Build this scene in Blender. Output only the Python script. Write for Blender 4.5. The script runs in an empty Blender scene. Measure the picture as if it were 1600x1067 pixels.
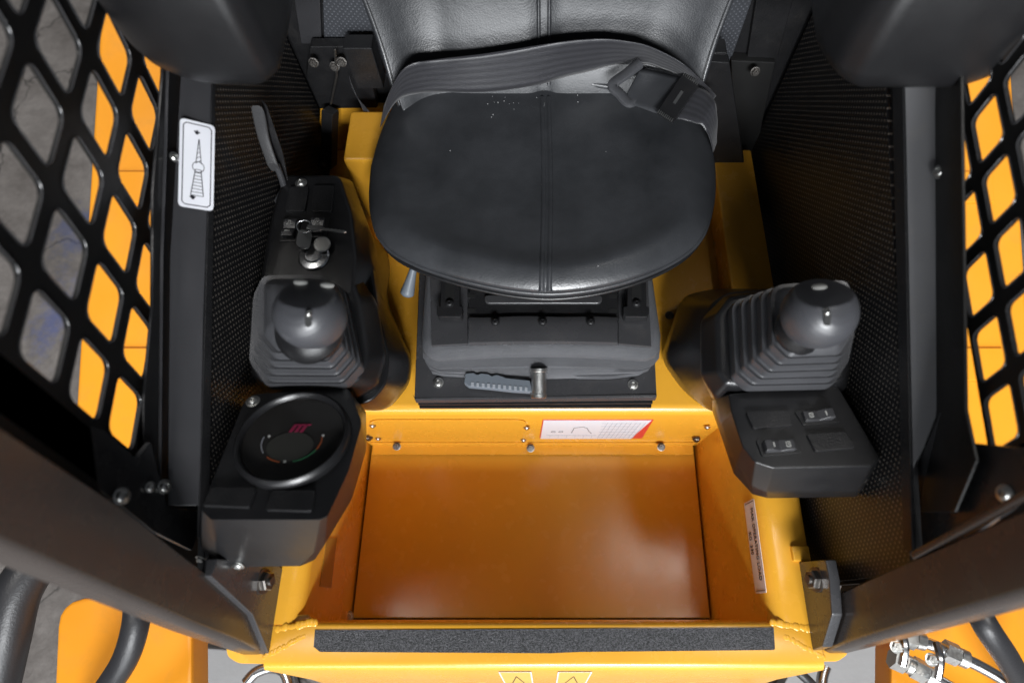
import bpy, bmesh, math, random
from mathutils import Vector, Matrix
random.seed(7)
S = bpy.context.scene
COL = S.collection
R = math.radians

# ---------------------------------------------------------------- camera
F, CX, CY, PITCH, HC = 960.0, 850.0, 533.5, R(66.5), 1.2
cam = bpy.data.cameras.new('camera'); co = bpy.data.objects.new('camera', cam); COL.objects.link(co)
co.location = (0, 0, HC); co.rotation_euler = (math.pi/2 - PITCH, 0, 0)
cam.sensor_width = 36.0; cam.lens = F/1600*36.0; cam.shift_x = -(CX-800)/1600.0
cam.clip_start = 0.02; cam.clip_end = 200
cam.dof.use_dof = True; cam.dof.focus_distance = 0.98; cam.dof.aperture_fstop = 2.6
S.camera = co
# ---------------------------------------------------------------- world and lamps
w = bpy.data.worlds.new('World'); S.world = w; w.use_nodes = True
w.node_tree.nodes['Background'].inputs[0].default_value = (0.80, 0.88, 1.0, 1)
w.node_tree.nodes['Background'].inputs[1].default_value = 0.11
S.view_settings.view_transform = 'Standard'; S.view_settings.look = 'None'
S.view_settings.exposure = 0.0; S.view_settings.gamma = 1.0
def area(name, loc, target, size, sizey, power, col):
    l = bpy.data.lights.new(name, 'AREA'); l.shape = 'RECTANGLE'; l.size = size; l.size_y = sizey; l.energy = power; l.color = col
    o = bpy.data.objects.new(name, l); COL.objects.link(o); o.location = loc
    o.rotation_euler = (Vector(target)-Vector(loc)).to_track_quat('-Z', 'Y').to_euler()
    return o
area('workshop_lamp_front', (0.30, -2.05, 1.92), (0.0, 0.35, 0.25), 0.9, 0.35, 104, (0.96, 0.98, 1.0))
area('workshop_door_light', (0.0, -2.5, 0.95), (0.0, 0.3, 0.45), 2.6, 1.5, 70, (0.94, 0.97, 1.0))
area('added_glint_lamp', (0.72, 0.37, 3.2), (0.2, 0.1, 0), 0.7, 0.6, 9, (1.0, 0.97, 0.92))  # added lamp above the roof gap, lays a soft glint on the floor pan
area('ceiling_light_left', (-0.95, 0.6, 3.1), (-0.95, 0.5, 0.0), 0.7, 1.4, 50, (1.0, 0.97, 0.93))
area('ceiling_light_right', (0.95, 0.6, 3.1), (0.95, 0.5, 0.0), 0.7, 1.4, 50, (1.0, 0.97, 0.93))

# ---------------------------------------------------------------- pixel ray helper (photo pixels -> real points on real planes)
cp, sp = math.cos(PITCH), math.sin(PITCH)
def ray(px, py):
    v = (CY-py)/F
    return Vector(((px-CX)/F, cp+v*sp, -sp+v*cp))
def P(px, py, x=None, y=None, z=None, pl=None):
    d = ray(px, py)
    if x is not None: t = x/d.x
    elif y is not None: t = y/d.y
    elif z is not None: t = (z-HC)/d.z
    else:
        a, b = pl[0], pl[1]; t = (a-HC)/(d.z-b*d.y)         # plane z = a + b*y
    return Vector((0, 0, HC)) + d*t

# ---------------------------------------------------------------- materials
MATS = {}
def nodes(name):
    m = bpy.data.materials.new(name); m.use_nodes = True; MATS[name] = m
    n = m.node_tree.nodes; return m, n, m.node_tree.links, n['Principled BSDF']
def N(n, t, **k):
    o = n.new(t)
    for a, b in k.items():
        if a in o.inputs: o.inputs[a].default_value = b
        else: setattr(o, a, b)
    return o
def mat(name, col, rough=.5, metal=0, bump=0, bscale=300, var=.12, vscale=6, spec=.5, coat=0, rvar=.1, dirt=0, dirtcol=(.25,.22,.18), dscale=9, emis=0):
    m, n, l, b = nodes(name)
    b.inputs['Metallic'].default_value = metal; b.inputs['Specular IOR Level'].default_value = spec
    b.inputs['Coat Weight'].default_value = coat; b.inputs['Coat Roughness'].default_value = .22 if name == 'yellow_paint' else .08
    tc = N(n, 'ShaderNodeTexCoord')
    ns = N(n, 'ShaderNodeTexNoise', Scale=vscale, Detail=6.0, Roughness=.6); l.new(tc.outputs['Object'], ns.inputs['Vector'])
    mr = N(n, 'ShaderNodeMapRange'); mr.inputs[3].default_value = 1-var; mr.inputs[4].default_value = 1+var
    l.new(ns.outputs['Fac'], mr.inputs[0])
    mx = N(n, 'ShaderNodeMix', data_type='RGBA', blend_type='MULTIPLY'); mx.inputs[0].default_value = 1
    mx.inputs[6].default_value = (*col, 1); l.new(mr.outputs[0], mx.inputs[7])
    out = mx.outputs[2]
    if dirt > 0:
        nd = N(n, 'ShaderNodeTexNoise', Scale=dscale, Detail=10.0, Roughness=.75, Distortion=.6); l.new(tc.outputs['Object'], nd.inputs['Vector'])
        md = N(n, 'ShaderNodeMapRange'); md.inputs[1].default_value = .52; md.inputs[2].default_value = .75; md.inputs[3].default_value = 0; md.inputs[4].default_value = dirt
        l.new(nd.outputs['Fac'], md.inputs[0])
        m2 = N(n, 'ShaderNodeMix', data_type='RGBA'); l.new(md.outputs[0], m2.inputs[0]); l.new(out, m2.inputs[6]); m2.inputs[7].default_value = (*dirtcol, 1)
        out = m2.outputs[2]
    l.new(out, b.inputs['Base Color'])
    nr = N(n, 'ShaderNodeTexNoise', Scale=vscale*4, Detail=5.0); l.new(tc.outputs['Object'], nr.inputs['Vector'])
    r2 = N(n, 'ShaderNodeMapRange'); r2.inputs[3].default_value = max(.02, rough-rvar); r2.inputs[4].default_value = rough+rvar
    l.new(nr.outputs['Fac'], r2.inputs[0]); l.new(r2.outputs[0], b.inputs['Roughness'])
    if bump:
        nb = N(n, 'ShaderNodeTexNoise', Scale=bscale, Detail=4.0); l.new(tc.outputs['Object'], nb.inputs['Vector'])
        bp = N(n, 'ShaderNodeBump', Strength=bump, Distance=.002); l.new(nb.outputs['Fac'], bp.inputs['Height']); l.new(bp.outputs[0], b.inputs['Normal'])
    if emis:
        b.inputs['Emission Color'].default_value = (*col, 1); b.inputs['Emission Strength'].default_value = emis
    return m
yellow = mat('yellow_paint', (.78, .380, .034), .26, bump=.10, bscale=45, var=.07, vscale=9, coat=.25, rvar=.07, dirt=.16, dirtcol=(.52,.26,.05), dscale=14)
guardmat = mat('guard_black', (.007, .007, .007), .42, bump=.15, bscale=300, var=.3, spec=.4)
yellow_arm = mat('yellow_arm_paint', (.74, .285, .016), .33, bump=.10, bscale=30, var=.10, vscale=4, dirt=.3, dirtcol=(.40,.20,.05), dscale=16)
powder = mat('black_powder_coat', (.014, .014, .015), .36, bump=.25, bscale=420, var=.3, vscale=14, rvar=.12, dirt=.10, dirtcol=(.12,.11,.10), dscale=30)
gloss_black = mat('gloss_black_paint', (.045, .045, .048), .26, bump=.08, bscale=70, var=.2, vscale=10, rvar=.1, dirt=.12, dirtcol=(.14,.12,.1), dscale=24)
post_mat = mat('brown_black_paint', (.038, .031, .028), .26, bump=.10, bscale=90, var=.2, vscale=7, rvar=.1)
padmat = mat('pad_vinyl', (.010, .010, .011), .42, bump=.1, bscale=300, var=.2, spec=.45)
sill_grey = mat('grey_sill_paint', (.135, .135, .14), .34, bump=.10, bscale=120, var=.15, vscale=8, rvar=.1, dirt=.2, dirtcol=(.22,.19,.15), dscale=26)
sill_mat = mat('sill_paint', (.038, .038, .041), .22, bump=.10, bscale=120, var=.15, vscale=8, rvar=.1)
plastic = mat('black_plastic', (.011, .011, .012), .31, spec=.6, bump=.10, bscale=700, var=.2, vscale=12, rvar=.06, dirt=.10, dirtcol=(.06,.06,.06), dscale=40)
buttonmat = mat('pale_button', (.42, .42, .40), .4)
rubber = mat('grey_black_rubber', (.055, .056, .061), .36, spec=.7, bump=.12, bscale=500, var=.2, vscale=15, dirt=.14, dirtcol=(.13,.13,.13), dscale=35)
foam = mat('grained_housing', (.095, .097, .105), .42, bump=.7, bscale=950, var=.25, vscale=15, rvar=.08, dirt=.2, dirtcol=(.15,.15,.15), dscale=60)
knobmat = mat('grip_plastic', (.050, .051, .057), .38, spec=.7, bump=.06, bscale=600, var=.12)
zinc = mat('zinc_steel', (.62, .62, .60), .36, metal=1, bump=.2, bscale=300, var=.15, vscale=60)
chrome = mat('chrome', (.58, .59, .60), .24, metal=1, var=.08)
darksteel = mat('dark_steel', (.16, .15, .14), .38, metal=.9, var=.3, vscale=40, bump=.2)
greyplastic = mat('grey_plastic', (.14, .16, .185), .45, var=.1, bump=.1, bscale=500)
deadblack = mat('deep_black', (.006, .006, .006), .7)
white = mat('white_label', (.72, .73, .78), .35, var=.05)
ink = mat('black_ink', (.015, .015, .02), .4)
redink = mat('red_ink', (.65, .05, .04), .4)
greyink = mat('grey_ink', (.35, .36, .40), .5)
pink = mat('pink_emblem', (.22, .012, .05), .4)
yellowlabel = mat('yellow_label', (.78, .46, .09), .35, var=.05)
iconmat = mat('icon_print', (.42, .42, .40), .5)
glass = mat('gauge_glass', (.020, .019, .018), .16, spec=.28, var=.1, rvar=.03)
lcd = mat('gauge_lcd', (.034, .034, .030), .25, var=.2)
greenink = mat('green_scale', (.03, .16, .07), .4)
orangeink = mat('orange_scale', (.3, .07, .02), .4)
clearlabel = mat('brown_label', (.40, .20, .03), .3, var=.15)
hosemat = mat('black_hose', (.02, .02, .022), .42, bump=.2, bscale=300)
dust = mat('dust_specks', (.5, .5, .5), .8)

# leather
def leather_mat():
    m, n, l, b = nodes('black_vinyl')
    tc = N(n, 'ShaderNodeTexCoord')
    b.inputs['Specular IOR Level'].default_value = .75
    ns = N(n, 'ShaderNodeTexNoise', Scale=9.0, Detail=8.0, Roughness=.65); l.new(tc.outputs['Object'], ns.inputs['Vector'])
    cr = N(n, 'ShaderNodeValToRGB'); cr.color_ramp.elements[0].position = .3; cr.color_ramp.elements[1].position = .75
    cr.color_ramp.elements[0].color = (.022, .0235, .026, 1); cr.color_ramp.elements[1].color = (.048, .050, .055, 1)
    l.new(ns.outputs['Fac'], cr.inputs[0]); l.new(cr.outputs[0], b.inputs['Base Color'])
    r2 = N(n, 'ShaderNodeMapRange'); r2.inputs[3].default_value = .24; r2.inputs[4].default_value = .42
    l.new(ns.outputs['Fac'], r2.inputs[0]); l.new(r2.outputs[0], b.inputs['Roughness'])
    v = N(n, 'ShaderNodeTexVoronoi', Scale=420.0); l.new(tc.outputs['Object'], v.inputs['Vector'])
    wr = N(n, 'ShaderNodeTexNoise', Scale=55.0, Detail=5.0, Distortion=1.2); l.new(tc.outputs['Object'], wr.inputs['Vector'])
    lo = N(n, 'ShaderNodeTexNoise', Scale=11.0, Detail=3.0); l.new(tc.outputs['Object'], lo.inputs['Vector'])
    b1 = N(n, 'ShaderNodeBump', Strength=.12, Distance=.001); l.new(v.outputs['Distance'], b1.inputs['Height'])
    b2 = N(n, 'ShaderNodeBump', Strength=.07, Distance=.002); l.new(wr.outputs['Fac'], b2.inputs['Height']); l.new(b1.outputs[0], b2.inputs['Normal'])
    b3 = N(n, 'ShaderNodeBump', Strength=.12, Distance=.012); l.new(lo.outputs['Fac'], b3.inputs['Height']); l.new(b2.outputs[0], b3.inputs['Normal'])
    l.new(b3.outputs[0], b.inputs['Normal'])
    return m
leather = leather_mat()

# dotted mats: regular moulded pips; axes = which object coordinates carry the grid
def dot_mat(name, axes, pitch, base, dotc, ribs=False, rough=.55):
    m, n, l, b = nodes(name)
    tc = N(n, 'ShaderNodeTexCoord'); sx = N(n, 'ShaderNodeSeparateXYZ'); l.new(tc.outputs['Object'], sx.inputs[0])
    outs = [sx.outputs[a] for a in axes]
    def M_(op, a, b_=None):
        q = N(n, 'ShaderNodeMath', operation=op)
        for i, s in enumerate((a, b_)):
            if s is None: continue
            if isinstance(s, (int, float)): q.inputs[i].default_value = s
            else: l.new(s, q.inputs[i])
        return q.outputs[0]
    k = 2*math.pi/pitch
    u = M_('ADD', outs[0], outs[1]); v = M_('SUBTRACT', outs[0], outs[1])
    if ribs: u, v = outs[0], M_('MULTIPLY', outs[1], 1.4)
    s1 = M_('SINE', M_('MULTIPLY', u, k)); s2 = M_('SINE', M_('MULTIPLY', v, k))
    pr = M_('MULTIPLY', M_('MULTIPLY_ADD', s1, .5), M_('MULTIPLY_ADD', s2, .5))
    for q_ in n:
        if q_.type == 'MATH' and q_.operation == 'MULTIPLY_ADD': q_.inputs[2].default_value = .5
    mr = N(n, 'ShaderNodeMapRange'); mr.inputs[1].default_value = .5 if not ribs else .3; mr.inputs[2].default_value = .85 if not ribs else .72
    l.new(pr, mr.inputs[0])
    ns = N(n, 'ShaderNodeTexNoise', Scale=60.0, Detail=6.0); l.new(tc.outputs['Object'], ns.inputs['Vector'])
    f = M_('MULTIPLY', mr.outputs[0], M_('MULTIPLY', ns.outputs['Fac'], 1.7))
    mx = N(n, 'ShaderNodeMix', data_type='RGBA'); l.new(f, mx.inputs[0]); mx.inputs[6].default_value = (*base, 1); mx.inputs[7].default_value = (*dotc, 1)
    l.new(mx.outputs[2], b.inputs['Base Color']); b.inputs['Roughness'].default_value = rough
    bp = N(n, 'ShaderNodeBump', Strength=.3, Distance=.0012); l.new(pr, bp.inputs['Height']); l.new(bp.outputs[0], b.inputs['Normal'])
    return m
mat_side = dot_mat('pimpled_mat', (1, 2), .0098, (.009, .009, .010), (.17, .15, .13), rough=.42)
mat_rib = dot_mat('ribbed_mat', (1, 2), .0082, (.007, .007, .008), (.055, .055, .056), ribs=True, rough=.45)
mat_foam = dot_mat('perforated_vinyl', (0, 2), .0085, (.045, .048, .055), (.11, .115, .13), rough=.45)

def tape_mat():
    m, n, l, b = nodes('grit_tape')
    tc = N(n, 'ShaderNodeTexCoord')
    v = N(n, 'ShaderNodeTexNoise', Scale=520.0, Detail=3.0, Roughness=.8); l.new(tc.outputs['Object'], v.inputs['Vector'])
    cr = N(n, 'ShaderNodeValToRGB'); e = cr.color_ramp.elements
    e[0].position = .42; e[0].color = (.012, .012, .013, 1); e[1].position = .72; e[1].color = (.16, .16, .17, 1)
    l.new(v.outputs['Fac'], cr.inputs[0]); l.new(cr.outputs[0], b.inputs['Base Color']); b.inputs['Roughness'].default_value = .45
    bp = N(n, 'ShaderNodeBump', Strength=1.0, Distance=.002); l.new(v.outputs['Fac'], bp.inputs['Height']); l.new(bp.outputs[0], b.inputs['Normal'])
    return m
tape = tape_mat()

def belt_mat():
    m, n, l, b = nodes('belt_webbing')
    uv = N(n, 'ShaderNodeUVMap'); sx = N(n, 'ShaderNodeSeparateXYZ'); l.new(uv.outputs[0], sx.inputs[0])
    def M_(op, a, b_):
        q = N(n, 'ShaderNodeMath', operation=op)
        for i, s in enumerate((a, b_)):
            if isinstance(s, (int, float)): q.inputs[i].default_value = s
            elif s is not None: l.new(s, q.inputs[i])
        return q.outputs[0]
    s1 = M_('SINE', M_('MULTIPLY', sx.outputs[1], 2*math.pi*6), None)
    s2 = M_('SINE', M_('MULTIPLY', sx.outputs[0], 2*math.pi*700), None)
    h = M_('ADD', M_('MULTIPLY', s1, .6), M_('MULTIPLY', s2, .5))
    mr = N(n, 'ShaderNodeMapRange'); mr.inputs[1].default_value = -1.3; mr.inputs[2].default_value = 1.3; l.new(h, mr.inputs[0])
    mx = N(n, 'ShaderNodeMix', data_type='RGBA'); l.new(mr.outputs[0], mx.inputs[0]); mx.inputs[6].default_value = (.017, .017, .020, 1); mx.inputs[7].default_value = (.040, .040, .046, 1)
    l.new(mx.outputs[2], b.inputs['Base Color']); b.inputs['Roughness'].default_value = .29
    bp = N(n, 'ShaderNodeBump', Strength=.22, Distance=.0010); l.new(h, bp.inputs['Height']); l.new(bp.outputs[0], b.inputs['Normal'])
    b.inputs['Sheen Weight'].default_value = .15
    return m
belt = belt_mat()

def concrete_mat():
    m, n, l, b = nodes('worn_concrete')
    tc = N(n, 'ShaderNodeTexCoord')
    a = N(n, 'ShaderNodeTexNoise', Scale=3.5, Detail=12.0, Roughness=.7); l.new(tc.outputs['Object'], a.inputs['Vector'])
    cr = N(n, 'ShaderNodeValToRGB'); e = cr.color_ramp.elements
    e[0].position = .3; e[0].color = (.10, .088, .080, 1); e[1].position = .7; e[1].color = (.27, .25, .235, 1)
    l.new(a.outputs['Fac'], cr.inputs[0])
    v = N(n, 'ShaderNodeTexNoise', Scale=38.0, Detail=8.0, Roughness=.8); l.new(tc.outputs['Object'], v.inputs['Vector'])
    mr = N(n, 'ShaderNodeMapRange'); mr.inputs[1].default_value = .3; mr.inputs[2].default_value = .7; mr.inputs[3].default_value = .72; mr.inputs[4].default_value = 1.2; l.new(v.outputs['Fac'], mr.inputs[0])
    mx = N(n, 'ShaderNodeMix', data_type='RGBA', blend_type='MULTIPLY'); mx.inputs[0].default_value = 1; l.new(cr.outputs[0], mx.inputs[6]); l.new(mr.outputs[0], mx.inputs[7])
    # cracks
    vo = N(n, 'ShaderNodeTexVoronoi', feature='DISTANCE_TO_EDGE', Scale=2.3); wv = N(n, 'ShaderNodeTexNoise', Scale=6.0, Detail=6.0)
    l.new(tc.outputs['Object'], wv.inputs['Vector'])
    ad = N(n, 'ShaderNodeMix', data_type='RGBA'); ad.inputs[0].default_value = .22; l.new(tc.outputs['Object'], ad.inputs[6]); l.new(wv.outputs['Color'], ad.inputs[7])
    l.new(ad.outputs[2], vo.inputs['Vector'])
    mc = N(n, 'ShaderNodeMapRange'); mc.inputs[1].default_value = .0; mc.inputs[2].default_value = .012; mc.inputs[3].default_value = .3; mc.inputs[4].default_value = 1; l.new(vo.outputs[0], mc.inputs[0])
    m2 = N(n, 'ShaderNodeMix', data_type='RGBA', blend_type='MULTIPLY'); m2.inputs[0].default_value = 1; l.new(mx.outputs[2], m2.inputs[6]); l.new(mc.outputs[0], m2.inputs[7])
    out = m2.outputs[2]
    # spilled blue and yellow paint
    for (c, r, colr, nsd) in (((-1.44, .77, 0), .055, (.045, .085, .30, 1), 9.0), ((-1.46, 1.07, 0), .05, (.07, .10, .24, 1), 14.0), ((-1.90, 1.67, 0), .02, (.45, .27, .03, 1), 11.0)):
        vs = N(n, 'ShaderNodeVectorMath', operation='SUBTRACT'); l.new(tc.outputs['Object'], vs.inputs[0]); vs.inputs[1].default_value = c
        ms = N(n, 'ShaderNodeVectorMath', operation='MULTIPLY'); l.new(vs.outputs[0], ms.inputs[0]); ms.inputs[1].default_value = (1, .55, 0)
        ln = N(n, 'ShaderNodeVectorMath', operation='LENGTH'); l.new(ms.outputs[0], ln.inputs[0])
        nn = N(n, 'ShaderNodeTexNoise', Scale=nsd, Detail=10.0, Roughness=.8); l.new(tc.outputs['Object'], nn.inputs['Vector'])
        q = N(n, 'ShaderNodeMath', operation='MULTIPLY_ADD'); l.new(nn.outputs['Fac'], q.inputs[0]); q.inputs[1].default_value = .35; l.new(ln.outputs['Value'], q.inputs[2])
        k = N(n, 'ShaderNodeMapRange'); k.inputs[1].default_value = r+.19; k.inputs[2].default_value = r+.13; k.inputs[3].default_value = 0; k.inputs[4].default_value = .5; l.new(q.outputs[0], k.inputs[0])
        x = N(n, 'ShaderNodeMix', data_type='RGBA'); l.new(k.outputs[0], x.inputs[0]); l.new(out, x.inputs[6]); x.inputs[7].default_value = colr; out = x.outputs[2]
    l.new(out, b.inputs['Base Color']); b.inputs['Roughness'].default_value = .75
    bp = N(n, 'ShaderNodeBump', Strength=.4, Distance=.01); l.new(v.outputs['Fac'], bp.inputs['Height']); l.new(bp.outputs[0], b.inputs['Normal'])
    return m
concrete = concrete_mat()

# ---------------------------------------------------------------- mesh builders
WL = {}
def finish(name, bm, m, parent=None, loc=None, smooth=35, bevel=None, seg=2, angle=30, sub=0):
    """bm holds world coordinates; origin goes to loc (world) or to the parent's origin."""
    pw = WL[parent.name] if parent else Vector((0, 0, 0))
    base = Vector(loc) if loc is not None else pw
    bmesh.ops.remove_doubles(bm, verts=bm.verts, dist=1e-6)
    bmesh.ops.recalc_face_normals(bm, faces=bm.faces)
    bmesh.ops.translate(bm, verts=bm.verts, vec=-base)
    if bevel:
        es = [e for e in bm.edges if len(e.link_faces) == 2 and e.calc_face_angle(0) > R(angle)]
        bmesh.ops.bevel(bm, geom=es, offset=bevel, segments=seg, profile=.5, affect='EDGES', clamp_overlap=True)
    me = bpy.data.meshes.new(name); bm.to_mesh(me); bm.free()
    for p in me.polygons: p.use_smooth = True
    me.set_sharp_from_angle(angle=R(smooth))
    me.materials.append(m)
    o = bpy.data.objects.new(name, me); COL.objects.link(o)
    if parent: o.parent = parent
    o.location = base - pw; WL[o.name] = base
    if bevel:
        md = o.modifiers.new('wn', 'WEIGHTED_NORMAL'); md.keep_sharp = True; md.weight = 80
    if sub:
        md = o.modifiers.new('sub', 'SUBSURF'); md.levels = sub; md.render_levels = sub
    return o
def place(name, me, parent, loc, q=None):
    o = bpy.data.objects.new(name, me); COL.objects.link(o); o.parent = parent
    o.location = Vector(loc) - WL[parent.name]; WL[o.name] = Vector(loc)
    if q is not None: o.rotation_mode = 'QUATERNION'; o.rotation_quaternion = q
    return o
def thing(name, label, cat, loc=(0, 0, 0), group=None):
    o = bpy.data.objects.new(name, None); COL.objects.link(o); o.location = loc; o.empty_display_size = .05
    o['label'] = label; o['category'] = cat
    if group: o['group'] = group
    WL[o.name] = Vector(loc); return o
def tag(o, label, cat, group=None):
    o['label'] = label; o['category'] = cat
    if group: o['group'] = group
    return o
def box(bm, c, s, rot=None):
    mx = Matrix.Translation(c) @ (rot.to_4x4() if rot is not None else Matrix()) @ Matrix.Diagonal((*s, 1))
    bmesh.ops.create_cube(bm, size=1, matrix=mx)
def B(): return bmesh.new()
def boxo(name, lo, hi, m, parent, bevel=.002, **k):
    bm = B(); lo = Vector(lo); hi = Vector(hi); box(bm, (lo+hi)/2, hi-lo); return finish(name, bm, m, parent, bevel=bevel, **k)
def loft(bm, loops, cap=True, closed=True):
    vs = [[bm.verts.new(p) for p in lp] for lp in loops]
    n = len(loops[0])
    for a, b in zip(vs[:-1], vs[1:]):
        for i in range(n if closed else n-1):
            j = (i+1) % n
            bm.faces.new((a[i], a[j], b[j], b[i]))
    if cap: bm.faces.new(vs[0]); bm.faces.new(list(reversed(vs[-1])))
    return vs
def rpoly(pts, r=.25, n=4):
    """round the corners of a 2-D or 3-D polygon; r = fraction of the shorter side, or list"""
    out = []; L = len(pts)
    pts = [Vector(p) for p in pts]
    for i, p in enumerate(pts):
        a, b = pts[i-1], pts[(i+1) % L]
        rr = r[i] if isinstance(r, (list, tuple)) else r
        if rr == 0:
            for k in range(n+1): out.append(p + (b-p)*1e-4*k)
            continue
        d = min((a-p).length, (b-p).length)*rr
        A = p+(a-p).normalized()*d; C = p+(b-p).normalized()*d
        for k in range(n+1):
            t = k/n; out.append(A*(1-t)**2 + p*2*t*(1-t) + C*t*t)
    return out
def tube(bm, pts, r, n=12, cap=True, closed=False):
    pts = [Vector(p) for p in pts]; loops = []
    up = Vector((0.13, 0.21, 1)).normalized()
    for i, p in enumerate(pts):
        if closed: d = pts[(i+1) % len(pts)]-pts[i-1]
        else: d = pts[min(i+1, len(pts)-1)]-pts[max(i-1, 0)]
        d.normalize()
        x = up.cross(d)
        if x.length < 1e-3: x = Vector((1, 0, 0)).cross(d)
        x.normalize(); y = d.cross(x); up2 = y
        rr = r[i] if isinstance(r, (list, tuple)) else r
        loops.append([p + x*math.cos(2*math.pi*k/n)*rr + y*math.sin(2*math.pi*k/n)*rr for k in range(n)])
    if closed: loops.append(loops[0])
    loft(bm, loops, cap=cap and not closed)
def spline(pts, n=8):
    pts = [Vector(p) for p in pts]; out = []
    for i in range(len(pts)-1):
        p0 = pts[max(i-1, 0)]; p1 = pts[i]; p2 = pts[i+1]; p3 = pts[min(i+2, len(pts)-1)]
        for k in range(n):
            t = k/n
            out.append(.5*((2*p1)+(-p0+p2)*t+(2*p0-5*p1+4*p2-p3)*t*t+(-p0+3*p1-3*p2+p3)*t**3))
    out.append(pts[-1]); return out
def frame(o, n, xdir=(1, 0, 0)):
    n = Vector(n).normalized(); x = Vector(xdir); x = (x-n*x.dot(n)).normalized(); y = n.cross(x)
    return Matrix(((x.x, y.x, n.x, o[0]), (x.y, y.y, n.y, o[1]), (x.z, y.z, n.z, o[2]), (0, 0, 0, 1)))
def lathe(bm, fr, prof, n=32, sx=1, sy=1):
    """prof: list of (r, h) in frame fr; ends closed"""
    loops = [[fr @ Vector((r*sx*math.cos(2*math.pi*k/n), r*sy*math.sin(2*math.pi*k/n), h)) for k in range(n)] for r, h in prof]
    loft(bm, loops)
def slab(bm, pts, th, nrm):
    """polygon with thickness th behind it (along -nrm)"""
    nrm = Vector(nrm).normalized()
    loft(bm, [[Vector(p)-nrm*th for p in pts], [Vector(p) for p in pts]])
def fslab(bm, fr, pts2, h0, h1):
    loft(bm, [[fr @ Vector((p[0], p[1], h0)) for p in pts2], [fr @ Vector((p[0], p[1], h1)) for p in pts2]])
def rrect(x0, y0, x1, y1, r=.2, n=4): return [(p.x, p.y) for p in rpoly([(x0, y0, 0), (x1, y0, 0), (x1, y1, 0), (x0, y1, 0)], r, n)]

# shared fastener meshes (axis +z)
def bolt_mesh(name, kind, s, m):
    bm = B(); I = Matrix()
    if kind == 'hex':
        lathe(bm, I, [(s*1.25, 0), (s*1.25, s*.18), (s*1.15, s*.2)], 20)
        lathe(bm, I, [(s, s*.18), (s, s*.72), (s*.86, s*.85)], 6)
        lathe(bm, I, [(s*.45, s*.8), (s*.42, s*1.15)], 12)
    else:
        lathe(bm, I, [(s*1.35, 0), (s*1.35, s*.15), (s*1.2, s*.2)], 20)
        lathe(bm, I, [(s, s*.15), (s*.98, s*.45), (s*.8, s*.7), (s*.45, s*.82), (s*.4, s*.55), (s*.05, s*.55)], 16)
    bmesh.ops.recalc_face_normals(bm, faces=bm.faces)
    me = bpy.data.meshes.new(name); bm.to_mesh(me); bm.free()
    for p in me.polygons: p.use_smooth = True
    me.set_sharp_from_angle(angle=R(30)); me.materials.append(m); return me
HEX = bolt_mesh('hex_bolt', 'hex', .0075, zinc); HEXD = bolt_mesh('hex_bolt', 'hex', .0062, darksteel)
HEXB = bolt_mesh('hex_bolt', 'hex', .013, darksteel)
SCR = bolt_mesh('screw', 'btn', .0062, zinc); SCRS = bolt_mesh('screw', 'btn', .0045, zinc)
RIV = bolt_mesh('rivet', 'btn', .005, powder)
def bolt(name, me, parent, loc, nrm=(0, 0, 1)):
    return place(name, me, parent, loc, Vector((0, 0, 1)).rotation_difference(Vector(nrm).normalized()))
def text(name, s, fr, size, m, parent, ext=.0002, xs=1.0, align='LEFT'):
    c = bpy.data.curves.new(name, 'FONT'); c.body = s; c.size = size; c.extrude = ext; c.align_x = align; c.space_character = 1.1
    t = bpy.data.objects.new(name, c); COL.objects.link(t)
    dg = bpy.context.evaluated_depsgraph_get(); me = bpy.data.meshes.new_from_object(t.evaluated_get(dg))
    bpy.data.objects.remove(t)
    me.transform(Matrix.Diagonal((xs, 1, 1, 1))); me.transform(fr)
    me.transform(Matrix.Translation(-WL[parent.name]))
    me.materials.clear(); me.materials.append(m)
    o = bpy.data.objects.new(name, me); COL.objects.link(o); o.parent = parent; WL[o.name] = WL[parent.name].copy(); return o
def line(bm, fr, a, b, w_, h0=.0003, h1=.0006):
    a = Vector((a[0], a[1])); b = Vector((b[0], b[1])); d = (b-a).normalized(); q = Vector((-d.y, d.x))*w_/2
    fslab(bm, fr, [a-q, b-q, b+q, a+q], h0, h1)

# ================================================================ GROUND
bm = B(); bmesh.ops.create_grid(bm, x_segments=2, y_segments=2, size=30, matrix=Matrix.Translation((0, 0, -.42)))
g = finish('workshop_floor', bm, concrete); g['kind'] = 'structure'

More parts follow.
